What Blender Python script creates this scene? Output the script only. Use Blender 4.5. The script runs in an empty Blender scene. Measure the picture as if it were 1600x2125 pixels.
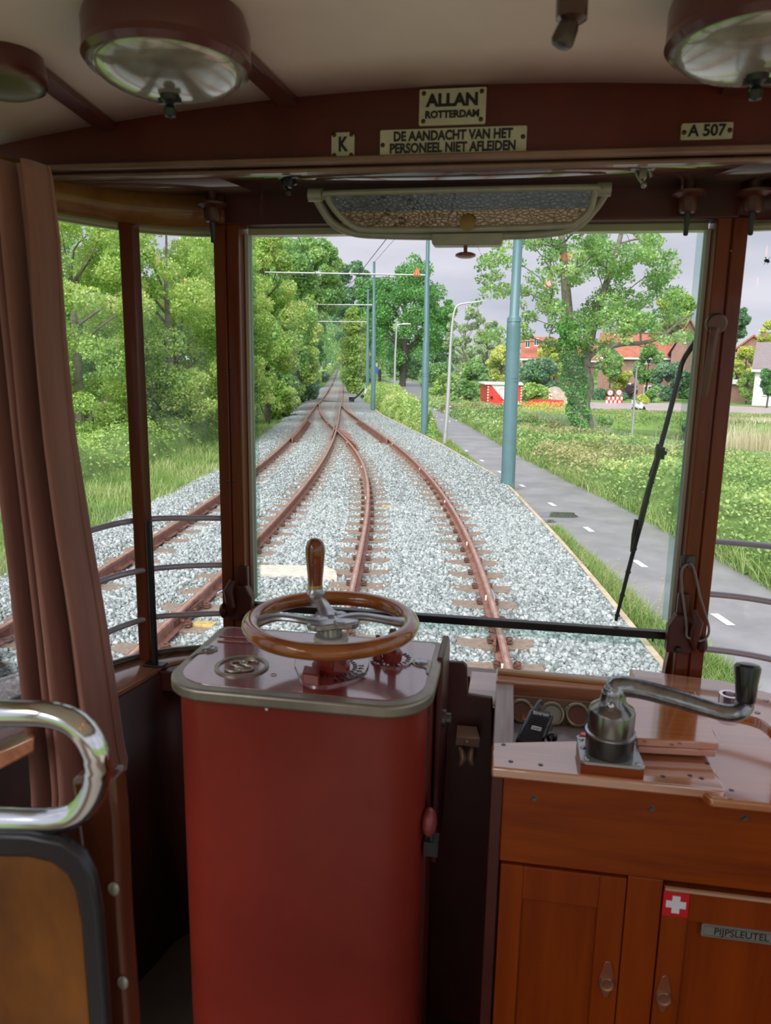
import bpy, math, random
import numpy as np
from mathutils import Vector, Matrix, Euler, noise as mnoise
random.seed(7)
rng = np.random.default_rng(11)
PI = math.pi
scene = bpy.context.scene
COL = scene.collection

# ------------------------------------------------------------------ camera
F, PITCH, ROLL, YAW, H = 1550.0, math.radians(11), math.radians(1.0), math.radians(9.3), 2.43
FWD = Vector((-math.sin(YAW)*math.cos(PITCH), math.cos(YAW)*math.cos(PITCH), -math.sin(PITCH)))
_r0 = Vector((math.cos(YAW), math.sin(YAW), 0)); _u0 = _r0.cross(FWD)
RGT = _r0*math.cos(ROLL)+_u0*math.sin(ROLL); UPV = -_r0*math.sin(ROLL)+_u0*math.cos(ROLL)
cam_d = bpy.data.cameras.new('camera'); cam = bpy.data.objects.new('camera', cam_d); COL.objects.link(cam)
M3 = Matrix((RGT, UPV, -FWD)).transposed()
cam.matrix_world = Matrix.Translation((0, 0, H)) @ M3.to_4x4()
cam_d.sensor_fit = 'HORIZONTAL'; cam_d.sensor_width = 36.0; cam_d.lens = F*36.0/1600
cam_d.clip_start = 0.05; cam_d.clip_end = 1500
cam_d.dof.use_dof = True; cam_d.dof.focus_distance = 4.0; cam_d.dof.aperture_fstop = 9.5
scene.camera = cam

def at(x, y, ax, v):
    """the point of the place that the photograph shows at pixel (x, y), on the plane axis=v"""
    d = RGT*((x-800)/F) - UPV*((y-1062.5)/F) + FWD
    i = 'xyz'.index(ax); o = (0, 0, H)
    t = (v-o[i])/d[i]
    return Vector((d.x*t, d.y*t, H+d.z*t))
def X(x, y, Y): return at(x, y, 'y', Y)
def G(x, y, z=-0.3): return at(x, y, 'z', z)

# ------------------------------------------------------------------ world, lights, exposure
scene.view_settings.view_transform = 'Standard'; scene.view_settings.look = 'None'
scene.view_settings.gamma = 1.0; scene.view_settings.exposure = 0.15
try: scene.view_settings.use_curve_mapping = False
except Exception: pass
scene.cycles.use_denoising = True
scene.cycles.max_bounces = 10; scene.cycles.diffuse_bounces = 5; scene.cycles.glossy_bounces = 4
scene.cycles.transparent_max_bounces = 16; scene.cycles.transmission_bounces = 6
scene.cycles.sample_clamp_indirect = 6.0
scene.cycles.caustics_reflective = False; scene.cycles.caustics_refractive = False
w = bpy.data.worlds.new('overcast sky'); scene.world = w; w.use_nodes = True
nt = w.node_tree; nt.nodes.clear()
def _n(nt, t, **k):
    n = nt.nodes.new(t)
    for a, b in k.items(): setattr(n, a, b)
    return n
bg = _n(nt, 'ShaderNodeBackground'); out = _n(nt, 'ShaderNodeOutputWorld')
tc = _n(nt, 'ShaderNodeTexCoord'); mp = _n(nt, 'ShaderNodeMapping'); mp.inputs['Scale'].default_value = (1.2, 1.2, 4.5)
mp.inputs['Location'].default_value = (.3, .8, .1)
nz = _n(nt, 'ShaderNodeTexNoise'); nz.inputs['Scale'].default_value = 2.2; nz.inputs['Detail'].default_value = 5; nz.inputs['Roughness'].default_value = .5
cr = _n(nt, 'ShaderNodeValToRGB'); e = cr.color_ramp.elements
e[0].position = .33; e[0].color = (.46, .485, .59, 1); e[1].position = .66; e[1].color = (.74, .73, .82, 1)
nt.links.new(tc.outputs['Generated'], mp.inputs[0]); nt.links.new(mp.outputs[0], nz.inputs['Vector'])
nt.links.new(nz.outputs['Fac'], cr.inputs[0]); nt.links.new(cr.outputs[0], bg.inputs[0]); nt.links.new(bg.outputs[0], out.inputs[0])
bg.inputs[1].default_value = 1.0
sd = bpy.data.lights.new('cloud filtered sun', 'SUN'); sd.energy = 4.0; sd.angle = math.radians(60); sd.color = (1, .985, .95)
so = bpy.data.objects.new('cloud filtered sun', sd); COL.objects.link(so)
so.rotation_euler = (math.radians(48), 0, math.radians(-12))

# ------------------------------------------------------------------ helpers
WPOS = {}
def tag(o, label=None, cat=None, group=None, kind=None):
    if label: o['label'] = label
    if cat: o['category'] = cat
    if group: o['group'] = group
    if kind: o['kind'] = kind
    return o
def thing(name, loc, label, cat, group=None, kind=None):
    o = bpy.data.objects.new(name, None); COL.objects.link(o); o.location = loc; o.empty_display_size = .1
    WPOS[o.name] = Vector(loc)
    return tag(o, label, cat, group, kind)
def kids(o): return [c for c in o.children]
def copy_tree(o, parent=None):
    c = o.copy(); COL.objects.link(c)
    if parent is not None: c.parent = parent
    for ch in kids(o): copy_tree(ch, c)
    return c
def frame_of(d, up=(0, 0, 1)):
    d = Vector(d).normalized(); up = Vector(up)
    if abs(d.dot(up)) > .99: up = Vector((1, 0, 0)) if abs(d.x) < .9 else Vector((0, 1, 0))
    a = d.cross(up).normalized(); b = a.cross(d).normalized()
    return a, b, d
class MB:
    def __init__(s): s.v = []; s.f = []
    def add(s, vs, fs):
        k = len(s.v); s.v += [tuple(p) for p in vs]; s.f += [tuple(i+k for i in f) for f in fs]; return s
    def box(s, lo, hi, M=None):
        x0, y0, z0 = lo; x1, y1, z1 = hi
        vs = [Vector(p) for p in ((x0,y0,z0),(x1,y0,z0),(x1,y1,z0),(x0,y1,z0),(x0,y0,z1),(x1,y0,z1),(x1,y1,z1),(x0,y1,z1))]
        if M is not None: vs = [M @ p for p in vs]
        return s.add(vs, [(3,2,1,0),(4,5,6,7),(0,1,5,4),(1,2,6,5),(2,3,7,6),(3,0,4,7)])
    def cbox(s, c, size, M=None):
        c = Vector(c); h = Vector(size)/2
        T = Matrix.Translation(c) @ (M.to_4x4() if M is not None else Matrix())
        return s.box(-h, h, T)
    def hexa(s, p):  # 8 corners: bottom loop then top loop
        return s.add(p, [(3,2,1,0),(4,5,6,7),(0,1,5,4),(1,2,6,5),(2,3,7,6),(3,0,4,7)])
    def tube(s, pts, r, n=10, closed=False, cap=True, up=(0,0,1), flat=None):
        pts = [Vector(p) for p in pts]; m = len(pts); vs = []; prev = None
        for i, p in enumerate(pts):
            if closed: d = pts[(i+1) % m]-pts[i-1]
            else: d = pts[min(i+1, m-1)]-pts[max(i-1, 0)]
            if d.length < 1e-9: d = Vector((0, 0, 1))
            a, b, _ = frame_of(d, up)
            if prev is not None and a.dot(prev) < 0: a, b = -a, -b
            prev = a
            rr = r[i] if isinstance(r, (list, tuple)) else r
            for k in range(n):
                t = 2*PI*k/n; vs.append(p+a*(rr*math.cos(t))+b*(rr*math.sin(t)*(flat or 1)))
        fs = []
        for i in range(m if closed else m-1):
            j = (i+1) % m
            for k in range(n): l = (k+1) % n; fs.append((i*n+k, i*n+l, j*n+l, j*n+k))
        if cap and not closed:
            fs.append(tuple(range(n-1, -1, -1))); fs.append(tuple((m-1)*n+k for k in range(n)))
        return s.add(vs, fs)
    def cyl(s, p0, p1, r0, r1=None, n=16): return s.tube([p0, p1], [r0, r0 if r1 is None else r1], n)
    def lathe(s, prof, c=(0,0,0), axis=(0,0,1), n=32, sx=1, sy=1, up=(0,1,0)):
        a, b, d = frame_of(axis, up); c = Vector(c); vs = []
        for r, z in prof:
            for k in range(n):
                t = 2*PI*k/n; vs.append(c+a*(r*math.cos(t)*sx)+b*(r*math.sin(t)*sy)+d*z)
        fs = []
        for i in range(len(prof)-1):
            for k in range(n): l = (k+1) % n; fs.append((i*n+k, i*n+l, (i+1)*n+l, (i+1)*n+k))
        if prof[0][0] > 1e-6: fs.append(tuple(range(n-1, -1, -1)))
        if prof[-1][0] > 1e-6: fs.append(tuple((len(prof)-1)*n+k for k in range(n)))
        return s.add(vs, fs)
    def prism(s, poly, z0, z1, M=None):
        n = len(poly); vs = [Vector((p[0], p[1], z0)) for p in poly]+[Vector((p[0], p[1], z1)) for p in poly]
        if M is not None: vs = [M @ p for p in vs]
        return s.add(vs, [tuple(range(n-1, -1, -1)), tuple(range(n, 2*n))]+[(i, (i+1) % n, n+(i+1) % n, n+i) for i in range(n)])
    def sphere(s, c, r, n=14, m=8, sc=(1,1,1)):
        prof = [(math.sin(PI*i/m), -math.cos(PI*i/m)) for i in range(m+1)]; vs = []; c = Vector(c)
        for rr, z in prof:
            for k in range(n):
                t = 2*PI*k/n; vs.append(c+Vector((rr*math.cos(t)*sc[0], rr*math.sin(t)*sc[1], z*sc[2]))*r)
        return s.add(vs, [(i*n+k, i*n+(k+1) % n, (i+1)*n+(k+1) % n, (i+1)*n+k) for i in range(m) for k in range(n)])
    def sheet(s, rows):
        m = len(rows[0]); vs = [p for r in rows for p in r]
        return s.add(vs, [(i*m+k, i*m+k+1, (i+1)*m+k+1, (i+1)*m+k) for i in range(len(rows)-1) for k in range(m-1)])
    def build(s, name, mat, parent=None, bevel=0, seg=2, ang=35, solid=0, flatshade=False):
        me = bpy.data.meshes.new(name); vs = s.v
        if parent is not None: org = WPOS[parent.name]
        else:
            xs, ys, zs = zip(*vs); org = Vector(((min(xs)+max(xs))/2, (min(ys)+max(ys))/2, min(zs)))
        me.from_pydata([(p[0]-org.x, p[1]-org.y, p[2]-org.z) for p in vs], [], s.f); me.validate(); me.update()
        o = bpy.data.objects.new(name, me); COL.objects.link(o)
        if mat: me.materials.append(mat)
        if parent is not None: o.parent = parent
        else: o.location = org
        WPOS[o.name] = org
        if not flatshade:
            me.polygons.foreach_set('use_smooth', [True]*len(me.polygons)); me.set_sharp_from_angle(angle=math.radians(ang))
        if solid: md = o.modifiers.new('solid', 'SOLIDIFY'); md.thickness = solid; md.offset = 0
        if bevel: md = o.modifiers.new('bevel', 'BEVEL'); md.width = bevel; md.segments = seg; md.limit_method = 'ANGLE'; md.angle_limit = math.radians(40); md.harden_normals = False
        return o
def part(name, mat, parent, fn, **k):
    m = MB(); fn(m); return m.build(name, mat, parent, **k)
def top(name, mat, fn, label, cat, group=None, kind=None, **k):
    m = MB(); fn(m); return tag(m.build(name, mat, None, **k), label, cat, group, kind)
def rrect(x0, y0, x1, y1, r, n=6):
    r = r if isinstance(r, (list, tuple)) else [r]*4; o = []
    for (cx, cy, a, q) in ((x1-r[0], y1-r[0], 0, r[0]), (x0+r[1], y1-r[1], 90, r[1]), (x0+r[2], y0+r[2], 180, r[2]), (x1-r[3], y0+r[3], 270, r[3])):
        for i in range(n+1): t = math.radians(a+90*i/n); o.append((cx+q*math.cos(t), cy+q*math.sin(t)))
    return o
def spline(pts, k=8):
    pts = [Vector(p) for p in pts]; P = [2*pts[0]-pts[1]]+pts+[2*pts[-1]-pts[-2]]; o = []
    for i in range(1, len(P)-2):
        a, b, c, d = P[i-1:i+3]
        for j in range(k):
            t = j/k; o.append(.5*((2*b)+(c-a)*t+(2*a-5*b+4*c-d)*t*t+(3*b-a-3*c+d)*t**3))
    o.append(pts[-1]); return o
def text(s, parent, M, size, mat, ext=.0006, offset=0.0, cx=True, sx=1.0, name='lettering'):
    c = bpy.data.curves.new(name, 'FONT'); c.body = s; c.size = size; c.extrude = ext; c.offset = offset
    c.align_x = 'CENTER' if cx else 'LEFT'; c.align_y = 'CENTER'; c.resolution_u = 3
    o = bpy.data.objects.new(name, c); COL.objects.link(o); c.materials.append(mat)
    dg = bpy.context.evaluated_depsgraph_get(); me = bpy.data.meshes.new_from_object(o.evaluated_get(dg)); bpy.data.objects.remove(o)
    o = bpy.data.objects.new(name, me); COL.objects.link(o)
    o.parent = parent; o.matrix_local = Matrix.Translation(-WPOS[parent.name]) @ M @ Matrix.Diagonal((sx, 1, 1, 1))
    return o

# ------------------------------------------------------------------ materials
MC = {}
def mat(name, col, rough=.5, metal=0., var=.0, vscale=8., bump=0., bscale=30., col2=None, stretch=None, coat=0., dist=.02, detail=4., spec=.5, vlo=.35, vhi=.65):
    if name in MC: return MC[name]
    m = bpy.data.materials.new(name); m.use_nodes = True; t = m.node_tree; b = t.nodes['Principled BSDF']; MC[name] = m
    b.inputs['Base Color'].default_value = (*col, 1); b.inputs['Roughness'].default_value = rough; b.inputs['Metallic'].default_value = metal
    b.inputs['Specular IOR Level'].default_value = spec
    if coat: b.inputs['Coat Weight'].default_value = min(1, coat); b.inputs['Coat Roughness'].default_value = .08; b.inputs['Coat IOR'].default_value = 1.5 if coat <= 1 else 1.5+(coat-1)
    if var or col2 or bump:
        tc = t.nodes.new('ShaderNodeTexCoord'); mp = t.nodes.new('ShaderNodeMapping')
        if stretch: mp.inputs['Scale'].default_value = stretch
        t.links.new(tc.outputs['Object'], mp.inputs[0])
    if var or col2:
        n = t.nodes.new('ShaderNodeTexNoise'); n.inputs['Scale'].default_value = vscale; n.inputs['Detail'].default_value = detail
        n.inputs['Roughness'].default_value = .6
        r = t.nodes.new('ShaderNodeValToRGB'); r.color_ramp.elements[0].position = vlo; r.color_ramp.elements[1].position = vhi
        c2 = col2 or tuple(c*(1-var) for c in col)
        r.color_ramp.elements[0].color = (*c2, 1); r.color_ramp.elements[1].color = (*col, 1)
        t.links.new(mp.outputs[0], n.inputs['Vector']); t.links.new(n.outputs['Fac'], r.inputs[0]); t.links.new(r.outputs[0], b.inputs['Base Color'])
    if bump:
        n2 = t.nodes.new('ShaderNodeTexNoise'); n2.inputs['Scale'].default_value = bscale; n2.inputs['Detail'].default_value = 4
        bn = t.nodes.new('ShaderNodeBump'); bn.inputs['Strength'].default_value = bump; bn.inputs['Distance'].default_value = dist
        t.links.new(mp.outputs[0], n2.inputs['Vector']); t.links.new(n2.outputs['Fac'], bn.inputs['Height']); t.links.new(bn.outputs[0], b.inputs['Normal'])
    return m
def leafmat(name, c1, c2, c3, trans=.45, gain=1.7):
    c1, c2, c3 = [tuple(min(.86, v*gain+.03*(gain > 1)) for v in c) for c in (c1, c2, c3)]
    if name in MC: return MC[name]
    m = bpy.data.materials.new(name); m.use_nodes = True; t = m.node_tree; t.nodes.clear(); MC[name] = m
    o = _n(t, 'ShaderNodeOutputMaterial'); g = _n(t, 'ShaderNodeNewGeometry'); tc = _n(t, 'ShaderNodeTexCoord')
    nz = _n(t, 'ShaderNodeTexNoise'); nz.inputs['Scale'].default_value = .55; nz.inputs['Detail'].default_value = 2
    t.links.new(tc.outputs['Object'], nz.inputs['Vector'])
    mx = _n(t, 'ShaderNodeMath', operation='MULTIPLY_ADD'); mx.inputs[1].default_value = .55
    t.links.new(g.outputs['Random Per Island'], mx.inputs[0])
    m2 = _n(t, 'ShaderNodeMath', operation='MULTIPLY_ADD'); m2.inputs[1].default_value = 1.6; m2.inputs[2].default_value = -.58
    t.links.new(nz.outputs['Fac'], m2.inputs[0]); t.links.new(m2.outputs[0], mx.inputs[2])
    r = _n(t, 'ShaderNodeValToRGB'); el = r.color_ramp.elements; el[0].position = .1; el[0].color = (*c1, 1); el[1].position = .9; el[1].color = (*c3, 1)
    q = el.new(.5); q.color = (*c2, 1)
    t.links.new(mx.outputs[0], r.inputs[0])
    d = _n(t, 'ShaderNodeBsdfDiffuse'); tr = _n(t, 'ShaderNodeBsdfTranslucent'); s = _n(t, 'ShaderNodeMixShader'); s.inputs[0].default_value = trans
    for q in (d, tr): t.links.new(r.outputs[0], q.inputs['Color'])
    gl = _n(t, 'ShaderNodeBsdfGlossy'); gl.inputs['Roughness'].default_value = .45; gl.inputs['Color'].default_value = (.8, .85, .9, 1)
    s2 = _n(t, 'ShaderNodeMixShader'); s2.inputs[0].default_value = .05
    t.links.new(d.outputs[0], s.inputs[1]); t.links.new(tr.outputs[0], s.inputs[2]); t.links.new(s.outputs[0], s2.inputs[1]); t.links.new(gl.outputs[0], s2.inputs[2])
    t.links.new(s2.outputs[0], o.inputs[0])
    return m
def wood(name, c1, c2, rough=.3, scale=3., axis='x', coat=.5, bump=.15, metal=0, spec=.3):
    if name in MC: return MC[name]
    st = {'x': (.12, 1.6, 1.6), 'y': (1.6, .12, 1.6), 'z': (1.6, 1.6, .12)}[axis]
    m = mat(name, c1, rough, col2=c2, vscale=scale*9, stretch=st, bump=bump, bscale=scale*22, coat=coat, dist=.003, detail=7, vlo=.3, vhi=.7, spec=spec)
    return m
def glass_mat(name, tint=(1, 1, 1), refl=.06, rough=0.):
    m = bpy.data.materials.new(name); m.use_nodes = True; t = m.node_tree; t.nodes.clear(); MC[name] = m
    o = _n(t, 'ShaderNodeOutputMaterial'); tr = _n(t, 'ShaderNodeBsdfTransparent'); tr.inputs[0].default_value = (*tint, 1)
    gl = _n(t, 'ShaderNodeBsdfGlossy'); gl.inputs['Roughness'].default_value = rough
    fr = _n(t, 'ShaderNodeFresnel'); fr.inputs[0].default_value = 1.5
    mu = _n(t, 'ShaderNodeMath', operation='MULTIPLY'); mu.inputs[1].default_value = refl/.04*.9
    s = _n(t, 'ShaderNodeMixShader'); t.links.new(fr.outputs[0], mu.inputs[0]); t.links.new(mu.outputs[0], s.inputs[0])
    t.links.new(tr.outputs[0], s.inputs[1]); t.links.new(gl.outputs[0], s.inputs[2]); t.links.new(s.outputs[0], o.inputs[0])
    return m
GLASS = glass_mat('window glass', (.96, .975, .97), .04)
RED = mat('controller red paint', (.25, .027, .016), .36, var=.25, vscale=3, bump=.05, bscale=60, dist=.002, spec=.4)
REDTOP = mat('controller top red', (.26, .035, .035), .28, var=.3, vscale=30, bump=.35, bscale=200, dist=.002, spec=.8, coat=2.0)
DKRED = mat('dark red paint', (.085, .015, .012), .4, var=.35, vscale=5, bump=.06, bscale=40, dist=.003)
BEAMRED = mat('beam red paint', (.135, .019, .012), .45, var=.45, vscale=4, bump=.08, bscale=50, dist=.003)
DKBROWN = mat('dark brown panel', (.07, .018, .012), .45, var=.5, vscale=4, stretch=(3, 3, .3))
RIM = mat('bronze rim', (.36, .33, .27), .38, .6, var=.3, vscale=12)
STEEL = mat('worn steel', (.50, .51, .54), .28, .85, var=.35, vscale=25, bump=.15, bscale=90, dist=.002)
DKSTEEL = mat('dark steel', (.13, .125, .12), .35, .7, var=.3, vscale=10)
CHROME = mat('chrome', (.72, .74, .76), .10, 1.0)
DULLCHROME = mat('dull plated bar', (.60, .57, .66), .3, .3)
BLACK = mat('black iron', (.016, .016, .018), .35)
BLKPLAST = mat('black plastic', (.012, .012, .014), .25, coat=.3)
CREAM = mat('ceiling paint', (.88, .76, .66), .6, col2=(.76, .63, .53), vscale=2.2, bump=.04, bscale=25)
MAHOG_Z = wood('mahogany post', (.22, .045, .010), (.12, .022, .006), .38, 2.0, 'z', .2)
ORANGE_X = wood('orange varnished board', (.33, .060, .001), (.18, .026, .001), .38, 2.2, 'x', .0)
ORANGE_Z = wood('orange varnished panel', (.30, .050, .001), (.19, .026, .001), .38, 1.6, 'z', .0)
ORANGE_T = wood('glossy orange worktop', (.62, .20, .045), (.40, .10, .02), .14, 2.2, 'x', 2.3)
WORN_X = wood('worn varnished ledge', (.72, .36, .20), (.48, .18, .08), .2, 3.0, 'x', 2.1)
WORN_Y = wood('bleached side rail', (.50, .40, .38), (.25, .14, .11), .35, 3.0, 'y', .4)
SOFFIT = wood('dark soffit board', (.20, .10, .075), (.07, .03, .025), .16, 1.6, 'x', 2.0)
ENAMEL = mat('cream enamel', (.62, .58, .47), .3, col2=(.50, .46, .36), vscale=20, coat=.3)
INK = mat('black lettering', (.012, .012, .016), .4)
FRAMEGREY = mat('grey painted frame', (.42, .40, .33), .4, .1, var=.2, vscale=20)
WHITE = mat('white paint', (.78, .79, .80), .4)
# ------------------------------------------------------------------ the tram's driving stand: setting
TX = -.114                     # centre line of the car body
def mir(p): return Vector((2*TX-p[0], p[1], p[2] if len(p) > 2 else 0))
GL = [(-.655, 1.755), (-.76, 1.735), (-.87, 1.67), (-.955, 1.545), (-1.03, 1.36), (-1.08, 1.1), (-1.10, .75)]      # glass line, left
IN = [(-.655, 1.70), (-.74, 1.68), (-.808, 1.627), (-.832, 1.53), (-.86, 1.42), (-.93, 1.22), (-1.0, 1.0), (-1.02, .75)]
def curve2(pts, k=8): return [(p.x, p.y) for p in spline([(a, b, 0) for a, b in pts], k)]
gl = curve2(GL); inn = curve2(IN)
def wallstrip(m, pl, z0, z1): m.sheet([[(a, b, z0) for a, b in pl], [(a, b, z1) for a, b in pl]])
def S(name, mat_, fn, label, **k): return top(name, mat_, fn, label, None, kind='structure', **k)
def both(pl): return [(a, b) for a, b in pl], [(2*TX-a, b) for a, b in pl]

fl0 = thing('floor', (0, 0, .88), 'floor of the driving stand and the unseen saloon behind it', None, kind='structure')
part('cab_floor', mat('worn cab floor', (.06, .04, .03), .6, var=.3), fl0, lambda m: m.box((-1.25, .3, .88), (1.1, 1.76, .93)))
part('unseen_saloon_floor', mat('linoleum paled for bounce', (.72, .66, .58), .5, var=.15), fl0, lambda m: m.box((-1.25, -4.5, .88), (1.1, .3, .93)))  # unseen saloon floor, made pale to bounce light onto the ceiling
def ceil_z(x): return 2.932-.075*((x-TX)/.93)**2
def f(m):
    xs = np.linspace(-1.22, .99, 40)
    m.sheet([[(x, y, ceil_z(x)) for x in xs] for y in (-4.5, -3, -1.5, 0, .6, 1.0, 1.3, 1.50)])
S('ceiling', CREAM, f, 'off-white painted arched ceiling with age stains', solid=.01)
S('wall_front', DKBROWN, lambda m: (m.box((-.70, 1.73, .93), (.47, 1.79, 1.688)),), 'dark brown panelling below the windscreen')
def f(m, s):
    pl = both(inn)[s]; wallstrip(m, pl, .93, 1.685)
S('wall_left', DKBROWN, lambda m: f(m, 0), 'dark brown curved panelling left of the red cabinet', solid=.02)
S('wall_right', DKBROWN, lambda m: f(m, 1), 'curved panelling under the side window', solid=.02)
# unseen saloon sides: wainscot and posts, openings enlarged, lining paled for more light
def f(m, x):
    m.box((x-.02, -4.5, .93), (x+.02, .75, 1.50)); m.box((x-.02, -4.5, 2.74), (x+.02, .75, 2.9))
    for y in (.72, -.35, -1.45, -2.55, -3.65): m.box((x-.03, y-.025, 1.48), (x+.03, y+.025, 2.78))
PALEW = mat('saloon lining paled for bounce', (.55, .42, .30), .5)
S('wall_unseen_side_left', PALEW, lambda m: f(m, -1.06), 'unseen saloon side with enlarged openings')
S('wall_unseen_side_right', PALEW, lambda m: f(m, .84), 'unseen saloon side with enlarged openings')
S('wall_unseen_rear', PALEW, lambda m: (m.box((-1.1, -4.5, .93), (.9, -4.45, 1.7)), m.box((-1.1, -4.5, 2.6), (.9, -4.45, 2.9)), m.box((-.5, -4.5, 1.7), (-.42, -4.45, 2.6)), m.box((.2, -4.5, 1.7), (.28, -4.45, 2.6))), 'unseen rear bulkhead of the saloon')
# red beam carrying the enamel plates
def f(m):
    xs = np.linspace(-1.06, .95, 40); n = len(xs)
    top_ = [(x, ceil_z(x)+.004) for x in xs]
    poly = [(-1.06, 2.80), (.95, 2.80)] + top_[::-1]
    M = Matrix(((1, 0, 0, 0), (0, 0, 1, 0), (0, 1, 0, 0), (0, 0, 0, 1)))
    m.prism(poly, 1.46, 1.52, M)
S('trim_1', BEAMRED, f, 'red painted arched beam under the ceiling', flatshade=True)
S('trim_2', mat('moulding edge', (.30, .17, .13), .3, coat=.6, var=.3), lambda m: (m.cbox((-.055, 1.453, 2.805), (2.02, .02, .012)), m.cbox((-.055, 1.475, 2.793), (2.02, .024, .008))), 'thin double moulding along the bottom of the red beam', bevel=.003)
# soffit boards with mitred corner seams
def f(m):
    yb = lambda x: 1.75
    m.add([(-.60, 1.47, 2.797), (.40, 1.47, 2.797), (.30, 1.76, 2.811), (-.56, 1.76, 2.811)], [(0, 1, 2, 3)])
S('trim_3', SOFFIT, f, 'dark varnished soffit board above the windscreen', solid=.012)
def f(m, s):
    pts = [(-.60, 1.47, 2.797), (-.563, 1.76, 2.8105), (-.76, 1.745, 2.811), (-.88, 1.69, 2.811), (-.97, 1.56, 2.811), (-1.05, 1.36, 2.811), (-1.05, 1.2, 2.811), (-1.0, 1.2, 2.797), (-1.0, 1.47, 2.797)]
    if s: pts = [(2*TX-a-.01, b, c) for a, b, c in pts][::-1]
    m.add(pts, [tuple(range(len(pts)))])
SOFL = wood('corner soffit board', (.20, .11, .075), (.075, .03, .022), .16, 1.4, 'x', .9)
S('trim_4', SOFL, lambda m: f(m, 0), 'left corner soffit board with mitred seam', solid=.011)
S('trim_5', SOFL, lambda m: f(m, 1), 'right corner soffit board with mitred seam', solid=.011)
# header board: straight over the windscreen, curving round both corners
HDR = [(-.64, 1.715), (-.75, 1.705), (-.855, 1.645), (-.94, 1.52), (-1.01, 1.36), (-1.04, 1.1), (-1.05, .75)]
hd = curve2(HDR)
S('trim_6', DKRED, lambda m: m.box((-.66, 1.70, 2.739), (.44, 1.76, 2.812)), 'dark header board over the windscreen', bevel=.004)
OCHRE = wood('ochre header', (.34, .15, .045), (.20, .075, .02), .35, 1.5, 'x', .4)
S('trim_7', OCHRE, lambda m: wallstrip(m, hd, 2.735, 2.815), 'curved header board over the left corner windows', solid=.02)
S('trim_8', DKRED, lambda m: wallstrip(m, both(hd)[1], 2.735, 2.815), 'curved header board over the right corner window', solid=.02)
LEDGE = mat('rebate with painted sheen', (.42, .42, .27), .35, coat=.3)  # light reflecting under the header, painted in as a pale yellow-green
S('trim_9', LEDGE, lambda m: (m.box((-.62, 1.745, 2.724), (.392, 1.775, 2.7385)),), 'rebate with painted sheen above the windscreen glass')
S('trim_10', LEDGE, lambda m: (wallstrip(m, gl, 2.722, 2.738),), 'rebate with painted sheen above the left corner glass', solid=.02)
S('trim_11', LEDGE, lambda m: (wallstrip(m, both(gl)[1], 2.722, 2.738),), 'rebate with painted sheen above the right corner glass', solid=.02)
# window posts
def post(x0, x1, y0, y1, zb, name, label, screws=()):
    xm = (x0+x1)/2
    p = thing(name, ((x0+x1)/2, (y0+y1)/2, zb), label, None, kind='structure')
    part('post', MAHOG_Z, p, lambda m: (m.box((x0, y0, zb), (xm-.001, y1, 2.742)), m.box((xm+.001, y0, zb), (x1, y1, 2.742)), m.box((xm-.004, y0+.006, zb), (xm+.004, y1-.004, 2.74))), bevel=.003)
    for sx, sz in screws:
        part('screw', DKSTEEL, p, lambda m: m.sphere((sx, y0, sz), .0035, 10, 6, (1, .6, 1)))
    return p
def z_at(px, py, y=1.70): return X(px, py, y).z
post(-.688, -.628, 1.70, 1.77, 1.69, 'trim_12', 'varnished post between the windscreen and the left corner window', [(-.664, z_at(484, 770)), (-.650, z_at(492, 770)), (-.664, z_at(490, 998)), (-.650, z_at(500, 998))])
post(.398, .460, 1.70, 1.77, 1.69, 'trim_13', 'varnished post between the windscreen and the right corner window', [(.43, z_at(1493, 520)), (.42, z_at(1440, 1020))])
S('trim_14', MAHOG_Z, lambda m: m.box((-.884, 1.635, 1.69), (-.853, 1.675, 2.74)), 'slim varnished mullion between the two left corner windows', bevel=.003)
S('trim_15', MAHOG_Z, lambda m: m.box((2*TX+.853, 1.635, 1.69), (2*TX+.884, 1.675, 2.74)), 'slim varnished mullion in the right corner', bevel=.003)
# sills
S('trim_16', wood('windscreen sill', (.20, .045, .02), (.09, .02, .012), .3, 2, 'x', .7), lambda m: (m.box((-.63, 1.715, 1.665), (.40, 1.78, 1.695)), m.box((-.63, 1.67, 1.655), (.40, 1.72, 1.672))), 'dark red windscreen sill', bevel=.004)
def f(m, s):
    a, b = (inn, gl) if not s else (both(inn)[1], both(gl)[1]); n = min(len(a), len(b))
    m.sheet([[(p[0], p[1], 1.688) for p in a[:n]], [(p[0], p[1], 1.690) for p in b[:n]]])
SILLW = wood('corner sill', (.50, .22, .12), (.30, .10, .05), .25, 2, 'y', .9)
S('trim_17', SILLW, lambda m: f(m, 0), 'varnished curved sill of the left corner windows', solid=.02, bevel=.004)
S('trim_18', SILLW, lambda m: f(m, 1), 'varnished curved sill of the right corner window', solid=.02, bevel=.004)
S('trim_19', DKRED, lambda m: m.box((-.815, 1.60, 1.64), (-.70, 1.66, 1.693)), 'small dark red block on the sill behind the red cabinet', bevel=.004)
GREYL = mat('lead grey rebate', (.16, .17, .15), .35, .3, var=.4, vscale=30)
S('trim_20', GREYL, lambda m: wallstrip(m, gl[3:], 1.695, 1.712), 'grey glazing bar at the foot of the left corner glass', solid=.012)
S('trim_21', mat('pale glazing bar', (.5, .5, .52), .3, .3), lambda m: wallstrip(m, both(gl)[1][3:], 1.695, 1.712), 'pale glazing bar at the foot of the right corner glass', solid=.012)
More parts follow.
